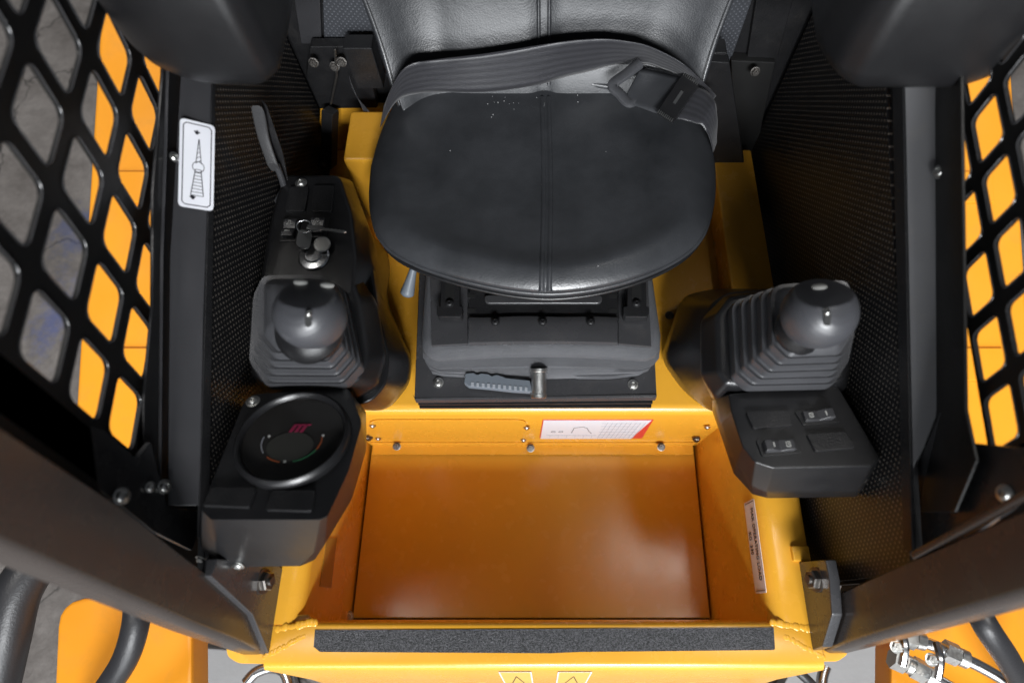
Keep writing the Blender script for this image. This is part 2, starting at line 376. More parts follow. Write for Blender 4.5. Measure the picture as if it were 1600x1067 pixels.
# ================================================================ FOOT WELL (yellow tub)
WX, WO, ZL, ZD = .317, .390, .25, .222
YF, YR = -.015, .297
tub = thing('foot_well', 'glossy yellow steel foot well and seat base of a compact loader cab', 'foot well', (0, .14, 0))
bm = B(); box(bm, (-.0225, (YF+YR)/2, -.004), (.637, YR-YF, .008)); finish('floor_plate', bm, yellow, tub, bevel=.0015)
bm = B(); box(bm, (0, .14, -.03), (.86, .40, .02)); finish('seam_shade_sheet', bm, deadblack, tub)  # black sheet added under the floor so its seams stay as dark as shade
for s in (-1, 1):
    prof = []
    r = .022
    WX = .345 if s < 0 else .320; WO = .398 if s < 0 else .390
    prof.append((WX if s < 0 else .299, -.02))
    for k in range(7):
        a = math.pi - k/6*math.pi/2
        prof.append((WX+r+math.cos(a)*r, ZL-r+math.sin(a)*r))
    for k in range(5):
        a = math.pi/2 - k/4*math.pi/2
        prof.append((WO-.008+math.cos(a)*.008, ZL-.008+math.sin(a)*.008))
    prof.append((WO, -.02))
    bm = B(); loft(bm, [[Vector((s*x, y, z)) for x, z in prof] for y in (-.02, .10, .25, .432)])
    finish('side_wall', bm, yellow, tub, smooth=40)
    # raised rear ledge
    bm = B(); x0, x1 = (.316, WO) if s > 0 else (.30, WO)
    box(bm, (s*(x0+x1)/2, .612, .225), (x1-x0, .36, .12)); finish('rear_ledge', bm, yellow, tub, bevel=.005)
# riser in front of the seat: bent sheet with rounded top
prof = [(YR, .0), (YR, ZD-.016)]
for k in range(7):
    a = math.pi - k/6*math.pi/2; prof.append((YR+.016+math.cos(a)*.016, ZD-.016+math.sin(a)*.016))
prof += [(.815, ZD), (.815, ZD-.01), (YR+.02, ZD-.01), (YR+.02, 0)]
bm = B(); loft(bm, [[Vector((x, y, z)) for y, z in prof] for x in (-.343, 0, .318)]); finish('seat_box', bm, yellow, tub, smooth=40)
bm = B(); box(bm, (-.022, YR-.0105, .0065), (.63, .019, .005)); box(bm, (-.022, YR-.002, .016), (.63, .003, .022)); finish('riser_flange', bm, yellow, tub, bevel=.001)
# cover plate screwed on the riser, left half
pts = [P(577, 657, y=YR-.003), P(822, 657, y=YR-.003), P(822, 689, y=YR-.003), P(577, 689, y=YR-.003)]
bm = B(); slab(bm, rpoly(pts, .15), .002, (0, -1, 0)); finish('cover_plate', bm, yellow, tub, bevel=.0006)
# front sill and apron
prof = [(-.02+.003, .02), (-.017, ZL-.006)]
for k in range(4):
    a = 0 + k/3*math.pi/2; prof.append((-.023+math.cos(a)*.006, ZL-.006+math.sin(a)*.006))
for k in range(7):
    a = math.pi/2 + k/6*math.pi*.40; prof.append((-.066+math.cos(a)*.012, ZL-.012+math.sin(a)*.012))
prof += [(-.100, .12), (-.125, .0), (-.11, -.02), (-.05, .02)]
def sillx(x, z):                                                  # the apron narrows below the top
    return x
loops = []
for x in [-.385, -.33, -.2, 0, .2, .33, .385]:
    loops.append([Vector((x if z > .2 else x*(.955-.25*(0.2-z)), y, z)) for y, z in prof])
bm = B(); loft(bm, loops); finish('front_sill', bm, yellow, tub, smooth=40)
for s in (-1, 1):
    px = [(1215, 955), (1275, 960), (1325, 1005), (1325, 1022), (1310, 1033), (1215, 1034)]
    if s < 0: px = [(490, 958), (440, 962), (352, 1005), (355, 1025), (372, 1036), (480, 1038)]
    bm = B(); slab(bm, rpoly([P(a, b, z=ZL-.006) for a, b in px], .3, 3), .010, (0, 0, 1)); finish('post_foot', bm, yellow, tub, bevel=.002)
# grip tape
bm = B(); pts = [P(a, b, z=ZL+.0012) for a, b in ((492, 984), (1209, 980), (1211, 1013), (1208, 1015), (905, 1018), (860, 1020), (500, 1018), (490, 1010))]
slab(bm, pts, .001, (0, 0, 1)); finish('grip_tape', bm, tape, tub)
# welds: little beads in the corners
def weld(a, b, n, r):
    n *= 3; r *= .72
    bm = B(); a = Vector(a); b = Vector(b)
    for i in range(n):
        p = a.lerp(b, i/(n-1)) + Vector((random.uniform(-1, 1), random.uniform(-1, 1), 0))*r*.25
        bmesh.ops.create_icosphere(bm, subdivisions=2, radius=r*random.uniform(.8, 1.2), matrix=Matrix.Translation(p) @ Matrix.Diagonal((1, 1.25, .38, 1)))
    return bm
finish('weld_bead', weld((.322, -.017, ZL-.001), (.375, -.026, ZL-.001), 9, .006), yellow, tub, smooth=60)
finish('weld_bead', weld((-.322, -.017, ZL-.001), (-.375, -.026, ZL-.001), 9, .006), yellow, tub, smooth=60)
finish('weld_bead', weld((.335, -.035, ZL-.001), (.385, -.060, ZL-.001), 12, .005), yellow, tub, smooth=60)
finish('weld_bead', weld((-.335, -.035, ZL-.001), (-.385, -.060, ZL-.001), 12, .005), yellow, tub, smooth=60)
# screws on riser
for (x, y) in ((582, 665), (823, 668), (591, 685), (1105, 667), (818, 687)): bolt('screw', SCRS, tub, P(x, y, y=YR-.004), (0, -1, 0))
for (x, y) in ((576, 683), (1088, 685)): bolt('hex_bolt', HEXD, tub, P(x, y, y=YR-.004), (0, -1, .2))
for (x, y) in ((620, 697), (829, 700), (1033, 698)): bolt('hex_bolt', HEXD, tub, P(x, y, y=YR-.012), (0, -.4, 1))
bolt('hex_bolt', HEX, tub, P(545, 962, z=.012), (0, -.3, 1))
bolt('hex_bolt', HEXD, tub, P(1046, 493, z=ZD+.001), (0, 0, 1)); bolt('hex_bolt', HEXD, tub, P(597, 492, z=ZD+.08), (.6, 0, 1))
# load diagram sticker on riser
def quad_frame(tl, tr, bl):
    ex = (tr-tl); W = ex.length; ex.normalize(); ey = (tl-bl); n = ex.cross(ey).normalized(); ey2 = n.cross(ex); H = (tl-bl).dot(ey2)
    return Matrix(((ex.x, ey2.x, n.x, bl.x), (ex.y, ey2.y, n.y, bl.y), (ex.z, ey2.z, n.z, bl.z), (0, 0, 0, 1))), W, H
yy = YR-.0012
a, b, c, d = P(848, 656, y=yy), P(1021, 656, y=yy), P(1003, 685, y=yy), P(843, 684, y=yy)
fr, W, H = quad_frame(P(843, 656, y=yy), P(1021, 656, y=yy), P(843, 685, y=yy))
lb = finish('instruction_sticker', (lambda bm: (slab(bm, [d, c, b, a], .001, (0, -1, 0)), bm)[1])(B()), redink, tub)
lb['label'] = 'white sticker with loading diagrams and red ends'
bm = B(); fslab(bm, fr, [(.0018, .0008), (W-.0222, .0008), (W-.0024, H-.0008), (.0078, H-.0008)], .0002, .0008); wp = finish('paper', bm, white, lb)
bm = B()
for k in range(9): x = W*(.56+.042*k); line(bm, fr, (x, H*.05), (x+H*.08, H*.88), .0006, .0009, .0012)
for k in range(6): line(bm, fr, (W*.56, H*(.1+.15*k)), (W*.90, H*(.1+.15*k)), .0006, .0009, .0012)
line(bm, fr, (W*.06, H*.22), (W*.54, H*.22), .0008, .0009, .0012)
for k in range(6): x = W*(.10+.08*k); line(bm, fr, (x, H*.05), (x, H*.22), .0005, .0009, .0012)
finish('table_rules', bm, greyink, lb)
bm = B()
q = [(.30, .35), (.32, .62), (.40, .68), (.44, .60), (.46, .45), (.49, .32)]
for i in range(len(q)-1): line(bm, fr, (W*q[i][0], H*q[i][1]), (W*q[i+1][0], H*q[i+1][1]), .001, .0009, .0012)
for cx in (.13, .20):
    for k in range(8):
        a0, a1 = k*math.pi/4, (k+1)*math.pi/4
        line(bm, fr, (W*cx+.004*math.cos(a0), H*.42+.004*math.sin(a0)), (W*cx+.004*math.cos(a1), H*.42+.004*math.sin(a1)), .0008, .0009, .0012)
finish('loader_drawing', bm, ink, lb)
# capacity label on right wall (leans out slightly, as the wall does)
xw = .3165
tl, bl_, br, tr = P(1163, 786, x=xw), P(1181, 927, x=xw), P(1198, 922, x=xw), P(1179, 783, x=xw)
# frame: text runs from front-top... x axis toward the camera-side end (-y), y axis up
n = Vector((-1, 0, 0)); ex = (bl_-tl).normalized(); ey = n.cross(ex)
L = (bl_-tl).length; Hh = abs((tr-tl).dot(ey))
fr = Matrix(((ex.x, ey.x, n.x, tl.x), (ex.y, ey.y, n.y, tl.y), (ex.z, ey.z, n.z, tl.z), (0, 0, 0, 1)))
bm = B(); fslab(bm, fr, rrect(0, 0, L, Hh, .08), 0, .0006); cl = finish('capacity_sticker', bm, mat('pale_label', (.80, .70, .66), .35), tub)
cl['label'] = 'pale sticker reading MAX OPERATING LOAD KG 330'
for s in (0, 1): bm = B(); x = L*(.025+.95*s); line(bm, fr, (x, Hh*.10), (x, Hh*.9), .0010, .0007, .0010); finish('label_border', bm, ink, cl)
def tf(fr, x, y, z=.0009): return fr @ Matrix.Translation((x, y, z))
text('lettering', 'MAX OPERATING LOAD', tf(fr, L*.09, Hh*.58), Hh*.36, ink, cl, xs=1.0)
bpy.context.view_layer.update()
o = bpy.data.objects['lettering']
xs_ = [v.co.dot(ex) for v in o.data.vertices]; wtxt = max(xs_)-min(xs_)
kx = L*.82/wtxt
for o_, st, xx, yy_ in ((None, 'MAX OPERATING LOAD', .09, .56), (None, 'KG  330', .34, .12)):
    text('lettering', st, tf(fr, L*xx, Hh*yy_), Hh*.34, ink, cl, xs=kx)
bpy.data.objects.remove(o)
# brown strip label on left wall
xw = -.3440
q = [P(505, 880, x=xw), P(500, 916, x=xw), P(518, 918, x=xw), P(523, 870, x=xw), P(527, 840, x=xw), P(511, 840, x=xw)]
bm = B(); slab(bm, q, .0008, (1, 0, 0)); ol = finish('worn_sticker', bm, clearlabel, tub)
# warning stickers on the apron
for i, (x0, x1) in enumerate(((797, 849), (866, 920))):
    dx = 0
    tl, tr, bl_ = P(x0+3*i, 1041, y=-.0835), P(x1, 1041, y=-.0835), P(x0+3*i, 1070, y=-.0835)
    # place it on the apron plane between (-.082,.222) and (-.100,.12)
    A = Vector((0, -.0774, .2417)); Bv = Vector((0, -.100, .12)); nn = Vector((1, 0, 0)).cross(A-Bv).normalized()
    def on(px, py):
        d = ray(px, py); t = (A-Vector((0, 0, HC))+nn*.001).dot(nn)/d.dot(nn); return Vector((0, 0, HC))+d*t
    fr, W, H = quad_frame(on(x0, 1049), on(x1, 1049), on(x0, 1083))
    bm = B(); fslab(bm, fr, rrect(0, 0, W, H, .06), 0, .0005); ws = finish('warning_sticker', bm, white, tub)
    bm = B(); fslab(bm, fr, rrect(.002, .002, W-.002, H-.002, .06), .0002, .0008); finish('sticker_field', bm, yellowlabel, ws)
    bm = B(); T = [(W*.14, H*.38), (W*.5, H*.86), (W*.86, H*.38)]
    for k in range(3): line(bm, fr, T[k], T[(k+1) % 3], .0014, .0009, .0012)
    line(bm, fr, (W*.42, H*.5), (W*.58, H*.52), .0022, .0009, .0012)
    for k in range(5): line(bm, fr, (W*(.2+.12*k), H*.2), (W*(.26+.12*k), H*.25), .0016, .0009, .0012)
    finish('warning_triangle', bm, ink, ws)

# ================================================================ REAR WALL
rw = thing('rear_wall', 'black rear cab wall with grey vinyl panels behind the seat', 'cab wall', (0, .83, .0))
boxo('back_plate', (-.425, .835, .0), (.425, .850, 1.42), powder, rw)
def rear(name, px, m, y=.825, th=.012, bevel=.003):
    bm = B(); slab(bm, [P(a, b, y=y) for a, b in px], th, (0, -1, 0)); return finish(name, bm, m, rw, bevel=bevel)
rear('vinyl_panel', [(506, 70), (500, -120), (700, -120), (700, 122), (590, 122), (572, 70)], mat_foam)
rear('plain_panel', [(470, 70), (440, -120), (496, -120), (503, 70)], sill_mat)
rear('vinyl_panel', [(1030, 95), (1030, -120), (1200, -120), (1176, 0), (1142, 97), (1100, 90)], mat_foam)
rear('plain_panel', [(1166, 98), (1200, -120), (1290, -120), (1240, 0), (1214, 98)], powder)
rear('yellow_panel', [(500, 168), (620, 168), (640, 330), (490, 330)], yellow, y=.80)
rear('mount_plate', [(484, 73), (560, 73), (575, 100), (590, 170), (500, 172), (478, 120)], powder, y=.80, th=.02)
rear('mount_plate', [(1090, 95), (1140, 98), (1165, 268), (1112, 266), (1112, 180)], powder, y=.76, th=.02)
rear('mount_plate', [(1142, 95), (1212, 98), (1192, 190), (1175, 300), (1150, 300)], deadblack, y=.815, th=.02)
bm = B(); tube(bm, [P(516, 172, y=.775), P(514, 258, y=.745)], .015, 4); finish('bracket_leg', bm, powder, rw, bevel=.002)
for (x, y) in ((490, 98), (534, 97), (523, 104)): bolt('hex_bolt', HEXD, rw, P(x, y, y=.778), (0, -1, .3))
bolt('hex_bolt', HEXD, rw, P(504, 258, y=.73), (0, -1, .3)); bolt('hex_bolt', HEXD, rw, P(1180, 112, y=.795), (0, -1, .3))
rear('weld_seam', [(521, 78), (525, 78), (528, 120), (518, 165), (515, 165), (524, 120)], darksteel, y=.777, th=.003, bevel=.001)
yb = finish('yellow_block', (lambda bm: (box(bm, P(590, 250, y=.69)+Vector((0, 0, -.02)), (.07, .10, .16)), bm)[1])(B()), yellow, rw, bevel=.006)

# ================================================================ SIDE WALLS with mats, sills, guards
SL = {1: (.479, .332), -1: (.405, .418)}
def side(s, label, zs):
    t = thing('cab_side_wall', label, 'cab wall', (s*.41, .40, 0), 'cab side walls')
    x = s*.403
    def slabx(name, px, m, xx=x, th=.008, bevel=.0015):
        bm = B(); slab(bm, [P(a, b, x=xx) for a, b in px], th, (-s, 0, 0)); return finish(name, bm, m, t, bevel=bevel)
    ys = lambda y: SL[s][0]+SL[s][1]*y                           # height of the sill above the deck at depth y
    def wall(name, y0, y1, xa, xb, m, z0=-.05, dz=-.012):
        bm = B(); lp = [(y0, z0), (y1, z0), (y1, ys(y1)+dz), (y0, ys(y0)+dz)]
        loft(bm, [[Vector((s*xa, y, z)) for y, z in lp], [Vector((s*xb, y, z)) for y, z in lp]]); return finish(name, bm, m, t, bevel=.001)
    wall('wall_plate', .03, .84, .410, .418, powder)
    wall('rubber_mat', .035, .82, .4035, .4095, mat_side)
    bm = B(); box(bm, (s*.435, .80, .8), (.05, .10, 1.24)); finish('rear_pillar', bm, powder, t, bevel=.003)
    def strip(name, pa, pb, xa, xb, m, th=.004):
        lp = [P(*q, x=s*xa) for q in pa]+[P(*q, x=s*xb) for q in reversed(pb)]
        n_ = (lp[1]-lp[0]).cross(lp[-1]-lp[0]).normalized()
        if n_.x*s > 0: n_ = -n_
        bm = B(); slab(bm, lp, th, n_); return finish(name, bm, m, t, bevel=.0012)
    if s > 0:
        strip('edge_strip', [(1390, -20), (1393, 130), (1408, 780), (1410, 860)], [(1407, -20), (1410, 130), (1423, 780), (1425, 860)], .402, .404, powder)
        strip('sill_face', [(1407, -20), (1410, 130), (1418, 640), (1421, 744)], [(1460, -20), (1464, 130), (1467, 640), (1427, 744)], .405, .431, sill_grey)
        strip('groove', [(1455, -20), (1456, 130), (1458, 640), (1420, 746), (1421, 800)], [(1500, -20), (1500, 130), (1507, 640), (1524, 720), (1490, 800)], .4325, .4165, guardmat)
        strip('guard_rim', [(1472, -20), (1473, 130), (1486, 700), (1487, 755)], [(1475, -20), (1476, 130), (1489, 700), (1490, 755)], .430, .4305, sill_mat)
    else:
        strip('edge_strip', [(339, -20), (338, 116), (328, 790), (326, 840)], [(333, -20), (332, 116), (312, 790), (310, 840)], .402, .404, powder)
        strip('sill_face', [(333, -20), (332, 116), (318, 500), (312, 790)], [(284, -20), (283, 116), (266, 400), (262, 790)], .405, .431, sill_mat)
        strip('groove', [(292, -20), (291, 116), (278, 300), (276, 480), (274, 620), (272, 790)], [(258, -20), (255, 116), (240, 300), (239, 480), (226, 620), (224, 790)], .4365, .4365, powder)
        strip('guard_rim', [(266, -20), (265, 116), (256, 400), (252, 790)], [(264, -20), (263, 116), (254, 400), (250, 790)], .4300, .4305, sill_mat)
    return t
wl = side(-1, 'left cab side wall with black rubber mat and glossy sill carrying a white sticker', .528)
wr = side(1, 'right cab side wall with pimpled black mat below a tapered grey sill', .551)
# bolts on the sills
bolt('screw', SCR, wr, P(1469, 268, x=.430), (-1, 0, .5)); bolt('screw', SCR, wr, P(1480, 757, x=.430), (-1, 0, .5)); bolt('screw', SCR, wr, P(1570, 771, x=.425), (-1, 0, .3))
bolt('screw', SCR, wl, P(257, 760, x=-.425), (1, 0, .5)); bolt('screw', SCRS, wl, P(235, 761, x=-.425), (1, 0, .5)); bolt('screw', SCR, wl, P(190, 775, x=-.42), (1, 0, .5))
bolt('screw', SCRS, wl, P(272, 246, x=-.43), (1, 0, .5))
# front lower closing panel of side walls
for s, t, px in ((1, wr, [(1470, 640), (1500, 690), (1600, 700), (1760, 640), (1760, 760), (1600, 780), (1500, 850), (1435, 868), (1420, 800), (1425, 745)]),
                 (-1, wl, [(236, 690), (214, 716), (165, 672), (110, 655), (60, 610), (0, 596), (-80, 560), (-80, 640), (0, 660), (100, 730), (190, 790), (240, 830), (300, 860), (325, 800), (262, 790)])):
    bm = B(); slab(bm, [P(a, b, x=s*.428) for a, b in px], .006, (-s, 0, 0)); finish('corner_panel', bm, gloss_black, t, bevel=.0015)
for s, t, px in ((-1, wl, [(180, 770), (262, 700), (330, 780), (345, 860), (330, 905), (300, 900)]), (1, wr, [(1424, 740), (1600, 730), (1600, 800), (1420, 910), (1300, 965), (1330, 860), (1400, 830)])):
    bm = B(); slab(bm, [P(a, b, x=s*.445) for a, b in px], .004, (-s, 0, 0)); finish('closing_plate', bm, guardmat, t, bevel=.001)
# sticker on left sill
p0 = P(325, 250, x=-.405); p1_ = P(313, 700, x=-.405); p2_ = P(272, 250, x=-.431)
pn = (p1_-p0).cross(p2_-p0).normalized(); pn = pn if pn.x > 0 else -pn
def onl(px, py, off=.0012):
    d = ray(px, py); t = (p0+pn*off-Vector((0, 0, HC))).dot(pn)/d.dot(pn); return Vector((0, 0, HC))+d*t
c0, c1, c2, c3 = onl(281, 184), onl(336, 188), onl(331, 326), onl(278, 322)
ey_ = (c0-c3); H = ey_.length; ey_.normalize(); ex_ = ey_.cross(pn).normalized(); W = (c1-c0).dot(ex_); fr = Matrix(((ex_.x, ey_.x, pn.x, c3.x), (ex_.y, ey_.y, pn.y, c3.y), (ex_.z, ey_.z, pn.z, c3.z), (0, 0, 0, 1)))
bm = B(); fslab(bm, fr, rrect(0, 0, W, H, .15), 0, .0005); st = finish('tower_sticker', bm, white, wl); st['label'] = 'white sticker with a line drawing of a tapering tower'
bm = B(); e = W*.10
for a, b in (((e*1.8, e), (W-e*1.8, e)), ((W-e, e*1.8), (W-e, H-e*1.8)), ((W-e*1.8, H-e), (e*1.8, H-e)), ((e, H-e*1.8), (e, e*1.8)),
             ((e*1.8, e), (e, e*1.8)), ((W-e*1.8, e), (W-e, e*1.8)), ((W-e, H-e*1.8), (W-e*1.8, H-e)), ((e, H-e*1.8), (e*1.8, H-e))): line(bm, fr, a, b, .0011)
finish('sticker_border', bm, ink, st)
bm = B()
X = lambda u: W*u
line(bm, fr, (X(.34), H*.15), (X(.46), H*.45), .0010); line(bm, fr, (X(.70), H*.15), (X(.62), H*.45), .0010)
line(bm, fr, (X(.47), H*.52), (X(.54), H*.80), .0009); line(bm, fr, (X(.62), H*.52), (X(.55), H*.80), .0009)
for k in range(9): f = k/8; line(bm, fr, (X(.34+.12*f), H*(.15+.30*f)), (X(.70-.08*f), H*(.15+.30*f)), .0007)
for k in range(5): f = k/5; line(bm, fr, (X(.47+.07*f), H*(.52+.28*f)), (X(.62-.07*f), H*(.56+.24*f)), .0006)
for k in range(12):
    a0, a1 = k*math.pi/6, (k+1)*math.pi/6; rr = W*.17
    line(bm, fr, (X(.54)+rr*math.cos(a0), H*.48+rr*1.0*math.sin(a0)), (X(.54)+rr*math.cos(a1), H*.48+rr*math.sin(a1)), .0008)
for cx, cy in ((.40, .12), (.48, .87)):
    for k in range(5): a0 = random.uniform(0, 3); line(bm, fr, (X(cx)-.002*math.cos(a0), H*cy-.002*math.sin(a0)), (X(cx)+.0035*math.cos(a0), H*cy+.003*math.sin(a0)), .0016)
finish('tower_drawing', bm, ink, st)

# guards: plates with rows of rounded slanted openings
def guard(s, label, O, a, b, k, ok, rng, k2, scale=.77):
    t = thing('window_guard', label, 'window guard', (s*.432, .40, .56), 'side window guards')
    def W3(y, z, off=0): return Vector((s*(.434+(.006 if s > 0 else 0)+off+k2[0]*(y-.3)+k2[1]*(z-.68)), y, z))
    bm = B(); a = Vector(a); b = Vector(b); O = Vector(O); n4 = 6
    rim = []
    for i in range(*rng[0]):
        for j in range(*rng[1]):
            c = O + a*i + b*j
            corners = [c-a/2-b/2, c+a/2-b/2, c+a/2+b/2, c-a/2+b/2]
            if not (.02 < c.x < .80 and .50 < c.y < 1.12 and j >= (-2 if s < 0 else 0) and i >= -1): continue
            if ok(c.x, c.y, i, j):
                inner = [c+(q-c)*scale for q in corners]
                hp = rpoly([(q.x, q.y, 0) for q in inner], .24, n4)
                hp = [Vector((q.x, q.y)) for q in hp]
                nn = len(hp); per = n4+1
                ring_o = []
                for m_ in range(nn):
                    ci = m_//per; f = (m_ % per)/n4
                    A = corners[ci-1]; Cc = corners[ci]; D = corners[(ci+1) % 4]
                    q = Cc.lerp(A, .5*(1-2*f)) if f < .5 else Cc.lerp(D, .5*(2*f-1))
                    ring_o.append(q)
                for off, flip in ((0, 0), (.004, 1)):
                    vo = [bm.verts.new(W3(q.x, q.y, off)) for q in ring_o]; vi = [bm.verts.new(W3(q.x, q.y, off)) for q in hp]
                    for m_ in range(nn):
                        m2 = (m_+1) % nn
                        try: bm.faces.new((vo[m_], vo[m2], vi[m2], vi[m_]))
                        except ValueError: pass
                    if off == 0: keep = vi
                    else:
                        for m_ in range(nn):
                            m2 = (m_+1) % nn; bm.faces.new((keep[m_], keep[m2], vi[m2], vi[m_]))
                loop = [W3(q.x, q.y, -.0004) for q in hp]
                rim.append(loop)
            else:
                for off in (0, .004): bm.faces.new([bm.verts.new(W3(q.x, q.y, off)) for q in corners])
    gp = finish('guard_plate', bm, k, t, smooth=30)
    bm = B()
    for lp in rim: tube(bm, lp, .0009, 5, closed=True)
    finish('cut_edge', bm, gloss_black, gp)
    return t
guard(-1, 'left window guard, black plate with slanted openings next to the tower sticker', (.1986, .6538), (.0794, .0021), (.0117, .0718), guardmat,
      lambda y, z, i, j: i >= 0 and j >= -1, ((-4, 10), (-3, 7)), (.08, -.124))
guard(1, 'right window guard, black plate with slanted openings above the tapered sill', (.1672, .6353), (.0657, .0108), (.0106, .0424), guardmat,
      lambda y, z, i, j: i >= 0 and j >= 0, ((-4, 12), (-3, 11)), (-.0247, .1815))

# ================================================================ ROOF (over the camera)
rf = thing('cab_roof', 'black steel cab roof above the seat', 'cab roof', (0, .4, 1.42))
for lo_, hi_ in (((-.47, -.06, 1.42), (.30, .92, 1.45)), ((.30, -.06, 1.42), (.52, .15, 1.45)), ((.30, .29, 1.42), (.52, .92, 1.45)), ((.46, .15, 1.42), (.52, .29, 1.45)), ((.29, .15, 1.421), (.34, .29, 1.449))): boxo('roof_panel', lo_, hi_, powder, rf)  # panels leave a made-up gap, opened only for the added glint lamp
for s_ in (-1, 1): boxo('side_light_block', (min(s_*.44, s_*.46), -.02, 1.08), (max(s_*.44, s_*.46), .84, 1.42), powder, rf)  # unseen plates added to block ceiling light from entering above the guards
# ================================================================ FRONT POSTS
def post(s, label, px_top, px_bot):
    t = thing('cab_post', label, 'cab post', (s*.40, -.02, .2), 'front cab posts')
    x0 = s*.388
    A = [P(a, b, x=x0) for a, b in px_top]; Bq = [P(a, b, x=x0) for a, b in px_bot]
    lo = []
    for p, q in zip(A, Bq):                                       # p rear edge, q front edge
        d = (q-p); L = d.length; d.normalize(); o = Vector((s, 0, 0))
        r = .010
        sec = [p+o*.03, p+o*.003, p+d*.003]
        for k in range(6):
            an = k/5*math.pi/2; c = q-d*r+o*r
            sec.append(c + d*math.sin(an)*r - o*math.cos(an)*r)
        sec += [q+o*.03]
        lo.append(sec)
    bm = B(); loft(bm, lo); finish('post_tube', bm, post_mat, t, smooth=40)
    return t
pr = post(1, 'right front cab post, brown-black square tube rising beside the bolted hinge plate', [(1262, 948), (1380, 893), (1600, 795), (1900, 665)], [(1288, 1020), (1420, 985), (1600, 935), (1900, 850)])
pl_ = post(-1, 'left front cab post, brown-black square tube below the gauge pod', [(437, 965), (310, 885), (190, 790), (0, 664), (-260, 500)], [(430, 1028), (310, 985), (190, 935), (0, 856), (-260, 740)])
for s, t, px in ((1, pr, [(1241, 878), (1290, 874), (1296, 905), (1300, 960), (1285, 1010), (1262, 1018), (1252, 960)]),
                 (-1, pl_, [(340, 872), (432, 880), (445, 890), (440, 960), (434, 1030), (420, 1020), (395, 960), (330, 900)])):
    bm = B(); xx = s*.372 if s > 0 else -.380
    slab(bm, [P(a, b, x=xx) for a, b in px], .014, (-s, 0, 0)); finish('hinge_plate', bm, gloss_black, t, bevel=.002)
bolt('hex_bolt', HEXB, pr, P(1276, 905, x=.371), (-1, 0, .25)); bolt('hex_bolt', HEXB, pl_, P(411, 908, x=-.379), (1, 0, .25))
bm = B(); slab(bm, [P(a, b, x=.385) for a, b in ((1422, 862), (1600, 762), (1900, 600), (1900, 630), (1600, 778), (1424, 874))], .01, (-1, 0, 0)); finish('post_flange', bm, post_mat, pr, bevel=.002)
boxo('foot_block', P(1243, 878, x=.372)-Vector((.01, 0, .02)), P(1243, 878, x=.372)+Vector((.016, .022, .02)), yellow, pr, bevel=.003)

# ================================================================ LIFT ARMS outside
def arm(s, label, x0, x1, z, xs, zs2):
    t = thing('lift_arm', label, 'lift arm', (s*.6, .3, 0), 'loader lift arms')
    zt = lambda y: z+.34*(y-.3)
    for nm, xa, xb, dz, dep in (('arm_beam', x0, x1, 0, .16), ('body_side', x0-.07, x0-.004, zs2, .30)):
        bm = B(); lp = [(.10, zt(.10)+dz-dep), (1.6, zt(1.6)+dz-dep), (1.6, zt(1.6)+dz), (.10, zt(.10)+dz)]
        loft(bm, [[Vector((s*xa, y, q)) for y, q in lp], [Vector((s*xb, y, q)) for y, q in lp]]); finish(nm, bm, yellow_arm, t, bevel=.010, seg=3)
    for y in (.34, .62):
        bm = B(); lp = [(y, zt(y)-.004), (y+.05, zt(y+.05)-.004), (y+.05, zt(y+.05)+.006), (y, zt(y)+.006)]
        loft(bm, [[Vector((s*(x0+.02), a_, q)) for a_, q in lp], [Vector((s*(x1-.05), a_, q)) for a_, q in lp]]); finish('weld_strap', bm, yellow_arm, t, bevel=.002)
    return t
al = arm(-1, 'left yellow lift arm seen through the window guard', .555, .765, .24, 0, .07)
ar = arm(1, 'right yellow lift arm seen through the window guard', .555, .80, .24, 0, .05)
bm = B(); tube(bm, [(-.70, -.05, -.1), (-.70, 1.5, -.1)], .03); finish('arm_pipe', bm, yellow_arm, al)
# lower loader frames at both front corners
def front_frame(s, label, px):
    t = thing('loader_frame', label, 'loader frame', (s*.62, -.1, -.2), 'front loader frames')
    bm = B(); slab(bm, rpoly([P(a, b, z=.06) for a, b in px], .2, 4), .06, (0, 0, 1)); finish('frame_plate', bm, yellow_arm, t, bevel=.008)
    return t
fl = front_frame(-1, 'yellow loader frame below the left cab post with a black hose across', [(90, 940), (300, 905), (300, 1150), (80, 1150)])
fr_ = front_frame(1, 'yellow loader frame below the right cab post with chrome pipes', [(1392, 1000), (1450, 960), (1700, 900), (1700, 1150), (1392, 1150)])

def hose(name, label, cat, px, z, r, m, group=None, n=10):
    pts = spline([P(a, b, z=zz) for (a, b), zz in zip(px, z)], 8); bm = B(); tube(bm, pts, r, 14)
    return tag(finish(name, bm, m, None, loc=pts[0], smooth=60), label, cat, group)
hose('hydraulic_hose', 'thick black hydraulic hose dropping from the right cab post', 'hose', [(1528, 955), (1545, 985), (1575, 1030), (1600, 1080), (1620, 1150)], [.30, .30, .26, .2, .12], .016, hosemat)
hose('hydraulic_hose', 'black hydraulic hose crossing the left yellow loader frame', 'hose', [(215, 930), (212, 975), (195, 1030), (160, 1085), (120, 1150)], [.22, .22, .2, .16, .1], .018, hosemat)
hose('hydraulic_hose', 'thin black hose behind the right front corner of the sill', 'hose', [(1232, 1035), (1262, 1062), (1290, 1090), (1330, 1130)], [.0, .0, -.05, -.1], .008, hosemat)
hose('hydraulic_hose', 'dark hose at the far left edge below the post', 'hose', [(55, 880), (25, 930), (8, 1000), (-10, 1080)], [.1, .1, .08, .05], .035, hosemat)
